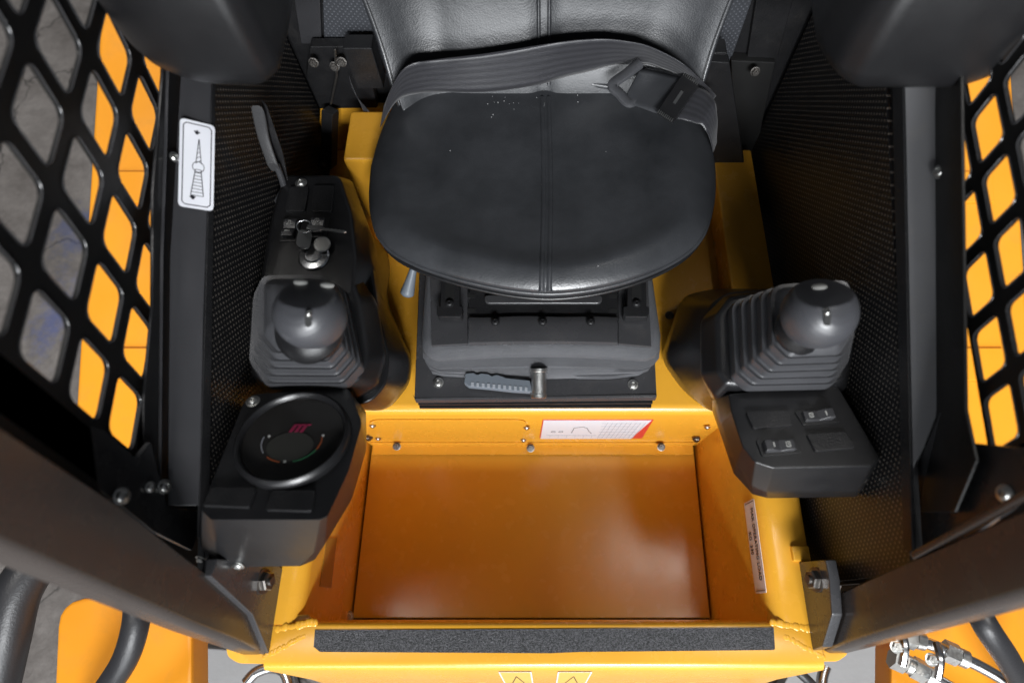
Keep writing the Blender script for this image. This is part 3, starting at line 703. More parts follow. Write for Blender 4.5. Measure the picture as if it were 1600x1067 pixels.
def pipe(label, px, z, r):
    t = thing('hydraulic_pipe', label, 'pipe', P(*px[0], z=z[0]), 'chrome hydraulic pipes')
    pts = spline([P(a, b, z=zz) for (a, b), zz in zip(px, z)], 8); bm = B(); tube(bm, pts, r, 14); finish('tube', bm, chrome, t, smooth=60)
    for f in (.12, .4):
        i = int(f*(len(pts)-1)); d = (pts[i+1]-pts[i]).normalized()
        bm = B(); lathe(bm, frame(pts[i], d), [(r*1.8, -.010), (r*1.8, .010)], 6); lathe(bm, frame(pts[i]+d*.012, d), [(r*1.5, 0), (r*1.5, .012)], 16); finish('pipe_nut', bm, zinc, t, smooth=30)
    return t
pipe('upper of the two chrome pipes at the right front corner', [(1405, 992), (1450, 1005), (1520, 1035), (1570, 1062), (1640, 1100)], [.16]*5, .009)
pipe('lower of the two chrome pipes at the right front corner', [(1398, 1028), (1430, 1043), (1480, 1070), (1530, 1100)], [.15]*4, .009)
t = thing('pipe_clamp', 'zinc clamp with two bolts holding the chrome pipes', 'clamp', P(1408, 1005, z=.17))
for (x, y) in ((1400, 1010), (1455, 1030)):
    bm = B(); tube(bm, spline([P(x+8, y-25, z=.185), P(x+14, y, z=.195), P(x+10, y+28, z=.185)]), .006, 8); finish('clamp_strap', bm, chrome, t)
    bolt('hex_bolt', HEX, t, P(x, y, z=.19), (0, 0, 1))
hose('bent_rod', 'bent chrome rod lying below the left end of the sill', 'rod', [(385, 1066), (400, 1050), (425, 1042), (445, 1050), (455, 1080)], [-.05]*5, .010, chrome)
hose('bent_rod', 'chrome rod on the floor near the right end of the sill', 'rod', [(1290, 1040), (1285, 1070), (1310, 1100)], [-.1]*3, .010, chrome)
for lab, px in (('floor patch coloured pale to look lit, below the right post', [(1325, 1000), (1440, 960), (1440, 1150), (1180, 1150), (1240, 1040)]), ('floor patch coloured pale to look lit, below the left post', [(300, 1010), (440, 1020), (480, 1150), (300, 1150)])):
    bm = B(); slab(bm, [P(a, b, z=-.36) for a, b in px], .05, (0, 0, 1)); tag(finish('lit_floor_patch', bm, mat('lit_concrete', (.34, .34, .34), .8, var=.2, bump=.3, bscale=80), None, loc=P(px[0][0], px[0][1], z=-.41), bevel=.004), lab, 'slab')  # concrete lightened to stand in for stronger light on the front floor

# ================================================================ SEAT
seat = thing('operator_seat', 'black vinyl operator seat with centre seam on a metal suspension base', 'seat', (0, .5, ZD))
ZC = .478
out_px = [(581, 255), (578, 300), (581, 335), (590, 366), (610, 391), (648, 413), (697, 431), (745, 444), (800, 455), (856, 460), (910, 456), (960, 446), (1007, 431), (1048, 412), (1081, 389), (1102, 361), (1113, 322), (1117, 285), (1114, 240), (1100, 195), (1080, 160), (1060, 130)]
back = [(1030, 108), (950, 98), (850, 96), (750, 98), (680, 108), (640, 135), (613, 175), (594, 213)]
rim = [P(a, b-6*max(0, (b-300)/160), z=ZC-.012) for a, b in out_px+back]
rim = spline(rim+[rim[0]], 5)[:-1]
cen = sum(rim, Vector())/len(rim); cen.x = 0.003
def hcush(f, p):                                                  # height over the rim at scale f
    e = 1-f
    h = .012*(1-math.exp(-e*16)) + .006*math.exp(-((e-.16)/.09)**2)
    h -= .008*math.exp(-((p.x)/.12)**2 - ((p.y-.56)/.09)**2)
    h += .010*max(0, (p.y-.60)/.15)**2
    return h
loops = []
for f, dz in ((.90, -.034), (.965, -.032), (.985, -.028), (.992, -.020), (.996, -.014), (1.0, -.010)):
    loops.append([cen+(p-cen)*f+Vector((0, 0, dz)) for p in rim])
fs = [1.0, .997, .99, .98, .965, .95, .93, .90, .87, .84, .80, .75, .7, .62, .54, .45, .36, .27, .18, .1, .04]
for f in fs:
    lp = []
    for p in rim:
        q = cen+(p-cen)*f; q.z += hcush(f, q); lp.append(q)
    loops.append(lp)
bm = B(); loft(bm, loops); cush = finish('seat_cushion', bm, leather, seat, smooth=60)
# piping round the cushion
bm = B(); tube(bm, [cen+(p-cen)*1.002+Vector((0, 0, -.0085)) for p in rim], .0032, 8, closed=True); finish('piping', bm, leather, cush, smooth=60)
bm = B(); tube(bm, [cen+(p-cen)*.995+Vector((0, 0, -.026)) for p in rim], .0030, 8, closed=True); finish('shell_edge', bm, plastic, cush, smooth=60)
# centre seam: ridge groove ridge following the top
def zc_at(x, y):
    d = Vector((x, y, 0))-Vector((cen.x, cen.y, 0)); best = 1e9; f = 0
    for p in rim:
        r_ = Vector((p.x-cen.x, p.y-cen.y, 0)); c = r_.normalized().dot(d.normalized()) if d.length > 1e-6 else 1
        if 1-c < best: best = 1-c; f = d.length/r_.length
    return ZC-.012+hcush(min(f, 1), Vector((x, y, 0)))
prof = [(-.0095, -.001), (-.0075, .0016), (-.0048, .0026), (-.0022, .0008), (0, -.0006), (.0022, .0008), (.0048, .0026), (.0075, .0016), (.0095, -.001)]
y_front = P(856, 459, z=ZC-.012).y+.003; loops = []
for i in range(41):
    y = y_front + (.72-y_front)*i/40; x = .003+.0015*math.sin(y*14); z = zc_at(x, y)
    loops.append([Vector((x+a, y, z+b)) for a, b in prof])
bm = B(); loft(bm, loops, cap=False, closed=False); finish('centre_seam', bm, leather, cush, smooth=70)
# back roll of the cushion under the belt
bm = B(); pts = spline([P(645, 118, y=.72), P(700, 108, y=.735), P(850, 104, y=.742), P(1000, 108, y=.735), P(1070, 128, y=.72)], 8)
tube(bm, [p+Vector((0, .012, -.020)) for p in pts], .014, 14); finish('rear_roll', bm, leather, cush, smooth=60)
bm = B(); bx = spline([P(870, 128, z=.497), P(920, 131, z=.497), P(960, 137, z=.495)], 6); tube(bm, bx, .0045, 8); finish('rear_piping', bm, leather, cush, smooth=60)
# backrest: curved shell with side wings, rows go upward
rows = []
NU = 48
for j in range(26):
    v = j/25; z = .475+.56*v
    yb = .706 + .085*(1-math.exp(-(z-.475)/.075)) + .012*v
    hwl = .222+.04*min(1, v*2.5)-.09*max(0, v-.55)**1.5*2; hwr = hwl+.010
    row = []
    for i in range(NU+1):
        u = -1+2*i/NU; x = u*(hwr if u > 0 else hwl)
        au = abs(u); wing = .045*max(0, (au-.62)/.38)**1.6*(1-.3*v)
        y = yb - wing - .006*math.exp(-((v-.12)/.10)**2)*math.exp(-(u/.75)**6)
        y += .006*math.exp(-(u/.06)**2) + (.030*max(0, (au-.94)/.06)**2)
        y += .02*math.exp(-v*40)
        row.append(Vector((x, y, z)))
    rows.append(row)
bk = [[p+Vector((-.04*p.x, .022, 0)) for p in r_] for r_ in rows]
bm = B(); loft(bm, [r_+list(reversed(b_)) for r_, b_ in zip(rows, bk)]); bkr = finish('backrest', bm, leather, seat, smooth=60)
bm = B()
for s in (-1, 1): tube(bm, [(r_[NU//2].x+s*.0075, r_[NU//2].y-.004, r_[NU//2].z) for r_ in rows[1:]], .0028, 8)
finish('back_seam', bm, leather, bkr, smooth=60)
for s in (0, NU): bm = B(); tube(bm, [r_[s] + Vector((0, -.0, 0)) for r_ in rows], .0045, 8); finish('back_piping', bm, leather, bkr, smooth=60)

# suspension base
def pz(px, z): return [P(a, b, z=z) for a, b in px]
bm = B(); slab(bm, pz([(648, 622), (1026, 618), (1016, 400), (656, 400)], .285), .004, (0, 0, 1)); 
slab(bm, [P(648, 622, z=.285), P(1026, 618, z=.285), P(1026, 618, z=.285)+Vector((0, -.001, -.014)), P(648, 622, z=.285)+Vector((0, -.001, -.014))], -.003, (0, -1, 0))
bp_ = finish('base_plate', bm, gloss_black, seat, bevel=.0015)
bm = B(); slab(bm, pz([(653, 632), (1020, 630), (1014, 400), (660, 400)], .262), .006, (0, 0, 1)); slab(bm, pz([(655, 637), (1018, 636), (1014, 400), (660, 400)], .247), .006, (0, 0, 1)); slab(bm, pz([(662, 620), (1012, 620), (1012, 400), (662, 400)], .26), .036, (0, 0, 1)); finish('lower_plates', bm, powder, seat, bevel=.001)
for (x, y) in ((685, 598), (989, 601)): bolt('screw', SCR, seat, P(x, y, z=.286))
# bellows housing: loop outline (px) at levels
def house(px, z): return rpoly([P(a, b, z=z) for a, b in px], [.12, .45, .45, .12], 6)
def lev(x0, x1, x2, x3, yt, yb, z, sag): 
    pts = [P(x0, yt, z=z)]
    pts += [P(x1-1, yb-40, z=z), P(x1, yb-16, z=z), P(x1+8, yb-5, z=z), P(x1+24, yb+1, z=z)]
    for k in range(1, 12):
        f = k/12; pts.append(P(x1+24+(x2-x1-48)*f, yb+1-sag*math.sin(f*math.pi), z=z))
    pts += [P(x2-24, yb+1, z=z), P(x2-8, yb-5, z=z), P(x2, yb-16, z=z), P(x2+1, yb-40, z=z), P(x3, yt, z=z)]
    return pts
L_ = [lev(668, 664, 1022, 1010, 400, 581, .288, -5), lev(668, 666, 1020, 1010, 400, 585, .296, -6), lev(668, 664, 1023, 1010, 400, 580, .302, -3), lev(670, 668, 1016, 1008, 400, 562, .304, 0),
      lev(668, 662, 1028, 1012, 400, 576, .311, 2), lev(668, 661, 1030, 1013, 400, 575, .318, 4), lev(669, 665, 1026, 1011, 400, 560, .321, 5), lev(669, 664, 1028, 1011, 400, 558, .325, 6),
      lev(668, 660, 1031, 1014, 400, 564, .332, 7), lev(668, 661, 1030, 1014, 400, 561, .340, 8), lev(672, 668, 1022, 1012, 400, 548, .3455, 7), lev(676, 676, 1014, 1008, 400, 538, .347, 5)]
bm = B(); loft(bm, L_); hs = finish('bellows_housing', bm, foam, seat, smooth=45)
# lower lip pieces with a gap for the knob
for px in ([(672, 580), (690, 584), (740, 587), (790, 586), (808, 578), (812, 570), (680, 570)], [(876, 570), (880, 578), (898, 588), (950, 589), (1000, 583), (1012, 575), (1010, 570)]):
    bm = B(); slab(bm, rpoly(pz(px, .300), .3, 3), .012, (0, 0, 1)); finish('housing_lip', bm, foam, seat, bevel=.003)
# top metalwork
bm = B(); slab(bm, pz([(674, 540), (731, 537), (731, 430), (672, 430)], .353), .006, (0, 0, 1)); finish('top_wing', bm, gloss_black, seat, bevel=.0015)
bm = B(); slab(bm, pz([(966, 537), (1018, 542), (1012, 430), (966, 430)], .353), .006, (0, 0, 1)); finish('top_wing', bm, gloss_black, seat, bevel=.0015)
row1 = []; row2 = []; row3 = []
for k in range(13):
    f = k/12; x = 733+232*f; wv = 1.2*math.sin(f*math.pi*4)
    row1.append(P(x, 496-1.5*math.sin(f*math.pi)+wv*.6, z=.362)); row2.append(P(x, 505+wv, z=.365)); row3.append(P(x, 535-2*math.sin(f*math.pi), z=.361))
bm = B(); loft(bm, [[p-Vector((0, 0, .012)) for p in row1], row1, row2, row3, [p+Vector((0, -.001, -.010)) for p in row3]], cap=False, closed=False); finish('riveted_cover', bm, gloss_black, seat, smooth=50)
for x in (774, 848, 923): bolt('rivet', RIV, seat, P(x, 503, z=.366))
bm = B(); slab(bm, pz([(731, 498), (968, 498), (962, 430), (736, 430)], .356), .004, (0, 0, 1)); finish('slotted_plate', bm, powder, seat)
bm = B(); slab(bm, rpoly(pz([(756, 460), (942, 460), (940, 474), (758, 474)], .360), .45, 5), .006, (0, 0, 1)); finish('stiffening_bead', bm, gloss_black, seat, bevel=.0025, seg=3)
for x0, x1 in ((683, 722), (975, 1014)):
    q = [(x0+6, 430), (x1-4, 430), (x1-4, 478), (x1, 479), (x1, 491), (x1-3, 495), (x0+3, 495), (x0-1, 491), (x0-1, 479), (x0+5, 478)]
    bm = B(); slab(bm, pz(q, .376), .018, (0, 0, 1)); rl = finish('slide_rail', bm, powder, seat, bevel=.0015)
    bm = B(); slab(bm, pz([(x0+12, 432), (x1-12, 432), (x1-12, 466), (x0+12, 466)], .3765), .004, (0, 0, 1)); finish('rail_slot', bm, deadblack, rl)
    bolt('rivet', RIV, seat, P((x0+x1)/2, 474, z=.377))
for x, y in ((737, 462), (737, 485), (958, 462), (958, 485)):
    bm = B(); slab(bm, pz([(x-6, y-3), (x+6, y-3), (x+6, y+3), (x-6, y+3)], .3565), .002, (0, 0, 1)); finish('plate_slot', bm, deadblack, seat)
# height knob
k0 = P(842, 580, z=.315); k1 = k0+Vector((0, -.036, -.014))
d = (k1-k0).normalized(); bm = B()
lathe(bm, frame(k0, d), [(.0135, -.004), (.0135, 0), (.0115, .0015), (.0115, .034), (.0125, .035), (.0125, .040), (.0105, .0415), (.004, .0418), (.0035, .038), (.0005, .038)], 28)
kn = finish('adjust_spindle', bm, zinc, seat, smooth=30)
# serrated handle
hp = [(727, 583), (740, 582), (745, 585), (752, 583), (763, 584), (768, 587), (776, 585), (786, 588), (790, 590), (828, 594), (832, 612), (800, 610), (765, 606), (732, 603), (725, 598)]
bm = B(); slab(bm, pz(hp, .306), .012, (0, 0, 1)); hd = finish('adjust_handle', bm, greyplastic, seat, bevel=.0015)
bm = B()
for k in range(11): x = 736+k*8.4; yb_ = 600+.09*(x-736); slab(bm, pz([(x, yb_-3), (x+4.2, yb_-2.6), (x+4.2, yb_+3), (x, yb_+2.6)], .3068), .002, (0, 0, 1))
finish('handle_slots', bm, mat('pale_grey', (.33, .35, .38), .5), hd)

# grey lever at the seat's left
t = thing('seat_slide_lever', 'small grey rounded lever beside the front left of the seat', 'lever', P(640, 440, z=.33))
a_, b_ = P(646, 420, z=.37), P(635, 463, z=.34)
bm = B(); n_ = 14; pts = [a_.lerp(b_, k/n_) for k in range(n_+1)]; rr = [.0055+.0065*(k/n_)**1.2 for k in range(n_+1)]; rr[-1] = .006; rr[-2] = .0105
tube(bm, pts, rr, 16); finish('lever_grip', bm, greyplastic, t, smooth=60)
bm = B(); tube(bm, [P(648, 410, z=.37), a_, a_.lerp(b_, .1)], .004, 10); finish('lever_rod', bm, powder, t, smooth=60)

# ================================================================ SEAT BELT
bt = thing('seat_belt', 'dark grey lap belt with open metal tongue lying across the back of the seat', 'seat belt', P(850, 110, z=.5))
def ribbon(name, up, dn, m=belt, th=.0010, parent=bt, n=10):
    g_ = lambda q: P(q[0], q[1], y=-q[2]) if q[2] < 0 else P(q[0], q[1], z=q[2])
    A = spline([g_(q) for q in up], n); Bq = spline([g_(q) for q in dn], n)
    for i in range(len(A)):
        w_ = .0022*math.sin(i*.37+1)*math.sin(i*.11); A[i] = A[i]+Vector((0, -w_, w_)); Bq[i] = Bq[i]+Vector((0, w_*.6, abs(w_)*.6))
    bm = B(); uvl = bm.loops.layers.uv.new('UVMap'); NW = 8
    grid = []; Lc = 0; Ls = []
    for i in range(len(A)):
        if i: Lc += ((A[i]+Bq[i])/2-(A[i-1]+Bq[i-1])/2).length
        Ls.append(Lc); grid.append([bm.verts.new(A[i].lerp(Bq[i], j/NW)) for j in range(NW+1)])
    for i in range(len(A)-1):
        for j in range(NW):
            f = bm.faces.new((grid[i][j], grid[i+1][j], grid[i+1][j+1], grid[i][j+1]))
            for lp, (a, b) in zip(f.loops, ((i, j), (i+1, j), (i+1, j+1), (i, j+1))): lp[uvl].uv = (Ls[a], b/NW)
    o = finish(name, bm, m, parent, smooth=80)
    md = o.modifiers.new('t', 'SOLIDIFY'); md.thickness = th; md.offset = 0
    return o
ribbon('lap_webbing', [(600, 165, .49), (630, 108, -.690), (680, 94, -.712), (760, 84, -.722), (850, 70, -.722), (920, 62, -.722), (965, 63, -.720), (1010, 72, -.715), (1060, 95, -.700), (1100, 130, -.700), (1119, 150, -.715)],
       [(594, 200, .46), (626, 154, .500), (690, 145, .506), (770, 143, .508), (850, 131, .510), (920, 112, .516), (970, 102, .522), (1015, 103, .525), (1060, 118, .525), (1098, 143, .51), (1114, 156, .49)])
ribbon('buckle_webbing', [(1088, 134, .530), (1108, 145, .530), (1118, 165, .525), (1121, 190, .505), (1120, 222, .47)],
       [(1058, 186, .524), (1082, 191, .522), (1098, 199, .516), (1108, 214, .500), (1114, 238, .465)])
ribbon('inner_webbing', [(1000, 108, .532), (1030, 112, .532), (1068, 122, .532)], [(972, 160, .516), (1005, 170, .518), (1040, 184, .522)], m=leather)
ribbon('anchor_webbing', [(545, 118, .47), (556, 150, .45), (580, 178, .43), (588, 205, .41)], [(552, 140, .45), (562, 158, .44), (574, 190, .42), (584, 212, .40)])
# adjuster (ladder lock)
q = [P(1067, 115, z=.540), P(1092, 133, z=.540), P(1052, 190, z=.532), P(1027, 174, z=.532)]
bm = B(); slab(bm, q, .006, (0, 0, 1)); ad = finish('belt_adjuster', bm, powder, bt, bevel=.001)
c_ = sum(q, Vector())/4; fx = (q[1]-q[0]).normalized(); fy = (q[0]-q[3]).normalized()
bm = B(); 
for e_, s_ in ((.004, 0),): slab(bm, [c_+fx*a*.0022+fy*b*.012+Vector((0, 0, .0008)) for a, b in ((-1, -1), (1, -1), (1, 1), (-1, 1))], .002, (0, 0, 1))
finish('adjuster_slot', bm, zinc, ad)
for (p_, q_) in ((q[0], q[1]), (q[3], q[2])):
    bm = B()
    for k in range(9): f = .08+.84*k/8; p3 = p_.lerp(q_, f); box(bm, p3+Vector((0, 0, .001)), (.0012, .0050, .002), Matrix.Rotation(math.atan2(fy.y, fy.x)-math.pi/2, 3, 'Z'))
    o = finish('adjuster_teeth', bm, zinc, ad); o['kind'] = 'stuff'
# tongue: bent loop
tp = [(1003, 97), (1016, 103), (957, 120), (951, 133), (955, 140), (978, 163), (992, 158)]
q = [P(1000, 99, z=.545), P(978, 116, z=.538), P(957, 133, z=.528), P(968, 146, z=.522), P(982, 160, z=.516), P(993, 156, z=.516)]
pts = spline(q, 6); bm = B(); loops = []
for i, p in enumerate(pts):
    dd = (pts[min(i+1, len(pts)-1)]-pts[max(i-1, 0)]).normalized(); sd = dd.cross(Vector((0, 0, 1))).normalized(); wd = .0075
    loops.append([p+sd*wd+Vector((0, 0, -.003)), p+sd*wd+Vector((0, 0, .002)), p+sd*wd*.6+Vector((0, 0, .004)), p-sd*wd*.6+Vector((0, 0, .004)), p-sd*wd+Vector((0, 0, .002)), p-sd*wd+Vector((0, 0, -.003))])
loft(bm, loops); finish('buckle_tongue', bm, rubber, bt, smooth=50)
bm = B(); tube(bm, [P(1000, 104, z=.522), P(1045, 135, z=.524)], .004, 8); finish('tongue_bar', bm, powder, bt)
# retractors
for lab, px, py, yy in (('round black belt retractor at the left of the seat back', 564, 112, .76), ('round black belt retractor at the right of the seat back', 1108, 118, .76)):
    t = thing('belt_retractor', lab, 'belt retractor', P(px, py, y=yy), 'belt retractors')
    c_ = P(px, py, y=yy); bm = B(); lathe(bm, frame(c_+Vector((-.02, 0, 0)), (1, 0, 0)), [(.024, 0), (.030, .004), (.030, .03), (.024, .036), (.008, .037)], 24); finish('retractor_drum', bm, plastic, t, smooth=40)
    bm = B(); box(bm, c_+Vector((0, .03, -.01)), (.045, .03, .08)); finish('retractor_bracket', bm, powder, t, bevel=.003)

# ================================================================ CONSOLES
PODB = -.30
def podz(a, b): return (a, b)
def pplane(px, pl): return [P(a, b, pl=pl) for a, b in px]
def lift(pts, dz): return [p+Vector((0, 0, dz)) for p in pts]

def boot(parent, base_px, base_z, top_px, top_z, n=5):
    loops = []
    base = [P(a, b, z=base_z) for a, b in base_px]; top = [P(a, b, z=top_z) for a, b in top_px]
    def mid(f, sc, z): 
        pts = [a.lerp(b, f) for a, b in zip(base, top)]; c = sum(pts, Vector())/len(pts)
        pts = [c+(p-c)*sc for p in pts]
        for p in pts: p.z = z
        return rpoly(pts, .2, 4)
    H = top_z-base_z
    loops.append(mid(0, 1.0, base_z-.006)); loops.append(mid(0, 1.0, base_z))
    for k in range(n):
        f0 = k/n; f1 = (k+1)/n
        loops.append(mid(f0+.10/n, 1.0, base_z+H*(f0+.35/n)))
        loops.append(mid(f0+.30/n, 1.0, base_z+H*(f0+.72/n)))
        loops.append(mid(f0+.85/n, .985, base_z+H*(f0+.66/n)))
        loops.append(mid(f1, .97, base_z+H*(f0+.80/n)))
    tp = mid(1, .97, top_z); cc = sum(tp, Vector())/len(tp)
    for sc_, dz_ in ((.86, .007), (.62, .013), (.3, .016)): loops.append([cc+(p-cc)*sc_+Vector((0, 0, dz_)) for p in tp])
    bm = B(); loft(bm, loops); return finish('rubber_boot', bm, rubber, parent, smooth=32)

def grip(parent, cpx, z, r, lean, spots, collar, cs=1.0):
    c = P(*cpx, z=z); fr = frame(c, lean)
    g_ = B()
    prof = [(r*.30, -r*1.35), (r*.42, -r*1.3), (r*.50, -r*1.05), (r*.74, -r*.80), (r*.93, -r*.45), (r*1.0, -r*.1), (r*1.0, r*.08), (r*.99, r*.20), (r*.95, r*.36), (r*.90, r*.48), (r*.82, r*.62), (r*.72, r*.73), (r*.60, r*.82), (r*.38, r*.91), (r*.12, r*.94), (r*.01, r*.945)]
    prof2 = []
    for (ra, ha), (rb, hb) in zip(prof[:-1], prof[1:]):
        prof2 += [(ra+(rb-ra)*k/3, ha+(hb-ha)*k/3) for k in range(3)]
    lathe(g_, fr, prof2+[prof[-1]], 72, 1.0, 1.0)
    mg = Vector((-.10 if c.x > 0 else .10, .50, .86)).normalized(); mloc = fr.to_3x3().inverted() @ mg; inv = fr.inverted()
    for v_ in g_.verts:                                          # flat thumb plate facing up and back
        q_ = inv @ v_.co; h_ = q_.dot(mloc)-r*.66
        if h_ > 0 and q_.z > -r*.2: q_ = q_-mloc*h_*.88; v_.co = fr @ q_
    gp = finish('grip', g_, knobmat, parent, smooth=22)
    for i, (sx, sy, ss, sc) in enumerate(spots):
        mv = mg; ax = Vector((1, 0, 0)); ax = (ax-mv*ax.dot(mv)).normalized(); ay = mv.cross(ax)
        loc = c + mv*(r*.695) + ax*sx*r + ay*sy*r; nn = mv; bm = B()
        lathe(bm, frame(loc, nn), [(ss*r, -.001), (ss*r, .0012), (ss*r*.7, .0022), (ss*r*.05, .0026)], 18, 1.25, .8)
        finish('thumb_button', bm, buttonmat, gp, smooth=50)
    # trigger slot with a bright pin
    nn = Vector((-.22 if c.x > 0 else .30, -.50, .82)).normalized(); loc = c+nn*r*.985; f2 = frame(loc, nn)
    bm = B(); fslab(bm, f2, rrect(-.0032, -.0095, .0032, .0050, .45, 4), -.003, .0030); finish('toggle_slot', bm, deadblack, gp)
    bm = B(); lathe(bm, frame(loc+nn*.003+Vector((0, .0045, 0)), nn), [(.0035, -.001), (.0034, .002), (.002, .004), (.0004, .0045)], 14); finish('toggle_pin', bm, zinc, gp, smooth=50)
    bm = B(); cc = c+Vector(collar); lathe(bm, frame(cc, lean), [(r*.80*cs, -.016), (r*.88*cs, -.010), (r*.86*cs, -.004), (r*.66*cs, .006), (r*.45, .016), (r*.35, .018)], 32); finish('collar', bm, plastic, parent, smooth=50)
    return gp

def switch(parent, px, pl, rocker, hfl=False, icon=None):
    """px: 4 corners of the bezel in the photo on plane pl"""
    q = pplane(px, pl); n_ = (q[1]-q[0]).cross(q[3]-q[0]); n_ = n_ if n_.z > 0 else -n_; n_.normalize()
    bz = [p+n_*(.0022 if rocker else .0042) for p in rpoly(q, .14, 3)]
    if not rocker:
        bm = B(); slab(bm, bz, .007, n_); return finish('blank_cover', bm, powder, parent, bevel=.0013)
    bm = B(); slab(bm, bz, .004, n_); sw = finish('rocker_switch', bm, plastic, parent, bevel=.0010)
    ex = (q[1]-q[0]); ey = (q[3]-q[0]); c = sum(q, Vector())/4
    if ex.length < ey.length: ex, ey = ey, ex
    Lx, Ly = ex.length, ey.length; ex.normalize(); ey = n_.cross(ex)
    fr = Matrix(((ex.x, ey.x, n_.x, c.x), (ex.y, ey.y, n_.y, c.y), (ex.z, ey.z, n_.z, c.z), (0, 0, 0, 1)))
    hx, hy = Lx*.38, Ly*.33; loops = []
    outline = [(-hx, .010), (-hx*.55, .0105), (0, .005), (hx*.6, .0075), (hx, .007)]
    if hfl: outline = [(-a, b) for a, b in reversed(outline)]
    for y_, k_ in ((-hy, .88), (-hy*.85, 1), (hy*.85, 1), (hy, .88)):
        loops.append([fr @ Vector((a*k_ if abs(a) == hx else a, y_, .001)) for a, b in outline[::-1]]+[fr @ Vector((a, y_, b*k_)) for a, b in outline])
    bm = B(); loft(bm, loops); finish('rocker', bm, gloss_black, sw, bevel=.0008)
    sgn = -1 if not hfl else 1
    bm = B(); fx = fr @ Matrix.Translation((sgn*hx*.45, 0, .0096)); line(bm, fx, (0, -hy*.42), (0, hy*.42), .0016, .0, .0006); finish('indicator_bar', bm, iconmat, sw)
    bm = B(); f3 = fr @ Matrix.Translation((-sgn*hx*.55, 0, .0076)); s_ = Ly*.11
    if icon == 'lamp':
        for k in range(10):
            a0, a1 = k*math.pi/5, (k+1)*math.pi/5; line(bm, f3, (s_*math.cos(a0), s_*math.sin(a0)), (s_*math.cos(a1), s_*math.sin(a1)), .0007, .0, .0006)
        for k in range(2): line(bm, f3, (s_*(1.6+.7*k), -s_), (s_*(1.6+.7*k), s_), .0009, 0, .0006)
    elif icon == 'horn':
        for a, b in (((-1, -.5), (-1, .5)), ((-1, .5), (.3, .6)), ((.3, .6), (1, 1.2)), ((1, 1.2), (1, -1.2)), ((1, -1.2), (.3, -.6)), ((.3, -.6), (-1, -.5))):
            line(bm, f3, (a[0]*s_, a[1]*s_), (b[0]*s_, b[1]*s_), .0007, 0, .0006)
    else:
        for a, b in (((-1, -1.2), (1, -1.2)), ((1, -1.2), (1, 1.2)), ((1, 1.2), (-1, 1.2)), ((-1, 1.2), (-1, -1.2)), ((-.4, 0), (.4, .5)), ((.4, -.6), (.4, .5))):
            line(bm, f3, (a[0]*s_, a[1]*s_), (b[0]*s_, b[1]*s_), .0007, 0, .0006)
    finish('icon', bm, iconmat, sw)
    return sw

def shell(name, parent, levels, bev=.005, r=.22, m=plastic, seg=3):
    """levels: list of (px list, z or plane tuple)"""
    loops = []
    for px, z in levels:
        pts = [P(a, b, pl=z) if isinstance(z, tuple) else P(a, b, z=z) for a, b in px]
        loops.append(rpoly(pts, r, 4))
    bm = B(); loft(bm, loops); return finish(name, bm, m, parent, bevel=bev, seg=seg, angle=32, smooth=50)

# ---- right console
rc = thing('control_console', 'right control console, one joystick and four switch places on a black pod', 'control console', P(1230, 600, z=.25))
shell('lower_shroud', rc, [([(1062, 470), (1110, 452), (1230, 470), (1270, 560), (1230, 640), (1112, 646), (1066, 610), (1031, 560)], ZD+.01),
                           ([(1066, 462), (1120, 450), (1250, 458), (1290, 560), (1250, 640), (1115, 645), (1075, 610), (1040, 560)], .32),
                           ([(1110, 475), (1140, 456), (1270, 450), (1320, 560), (1290, 640), (1125, 640), (1104, 600), (1098, 540)], .42)], bev=.004, r=.35)
shell('console_body', rc, [([(1096, 500), (1134, 462), (1290, 452), (1330, 540), (1318, 620), (1150, 640), (1120, 640), (1096, 590)], .38),
                           ([(1094, 501), (1134, 460), (1296, 446), (1336, 540), (1322, 612), (1146, 622), (1116, 620), (1094, 587)], .445),
                           ([(1120, 492), (1140, 464), (1296, 448), (1334, 540), (1318, 596), (1158, 600), (1136, 598), (1122, 580)], .474)], r=.2)
PR = (.505, -.17)
shell('switch_pod', rc, [([(1112, 640), (1290, 640), (1350, 760), (1330, 768), (1200, 770), (1178, 764), (1146, 735), (1130, 690)], .35),
                         ([(1112, 622), (1300, 600), (1372, 735), (1338, 776), (1200, 778), (1176, 772), (1146, 739), (1124, 672)], .41),
                         ([(1118, 618), (1306, 598), (1377, 724), (1345, 765), (1198, 766), (1174, 756), (1152, 722), (1128, 660)], .435),
                         ([(1139, 616), (1306, 598), (1375, 715), (1362, 728), (1208, 731), (1180, 722), (1160, 697), (1143, 644)], PR)], r=.09, bev=.004)
switch(rc, [(1164, 645), (1232, 643), (1236, 667), (1176, 671)], PR, False)
switch(rc, [(1240, 643), (1298, 638), (1313, 660), (1254, 665)], PR, True, True, 'bucket')
switch(rc, [(1180, 688), (1240, 684), (1253, 708), (1190, 714)], PR, True, False, 'panel')
switch(rc, [(1259, 680), (1318, 676), (1335, 701), (1273, 707)], PR, False)
bolt('screw', SCR, rc, P(1346, 746, z=.446), (.2, -.75, 1))
jr = finish('joystick', (lambda bm: (tube(bm, [P(1262, 520, z=.48), P(1278, 492, z=.60)], .012, 14), bm)[1])(B()), powder, rc)
boot(jr, [(1136, 472), (1306, 460), (1324, 566), (1298, 606), (1166, 609), (1143, 590)], .478, [(1214, 446), (1326, 438), (1332, 524), (1314, 552), (1236, 556), (1214, 534)], .565)
grip(jr, (1280, 489), .612, .0380, (.10, -.18, 1), [(-.02, .25, .17, 1)], (-.004, -.002, -.036), .85)

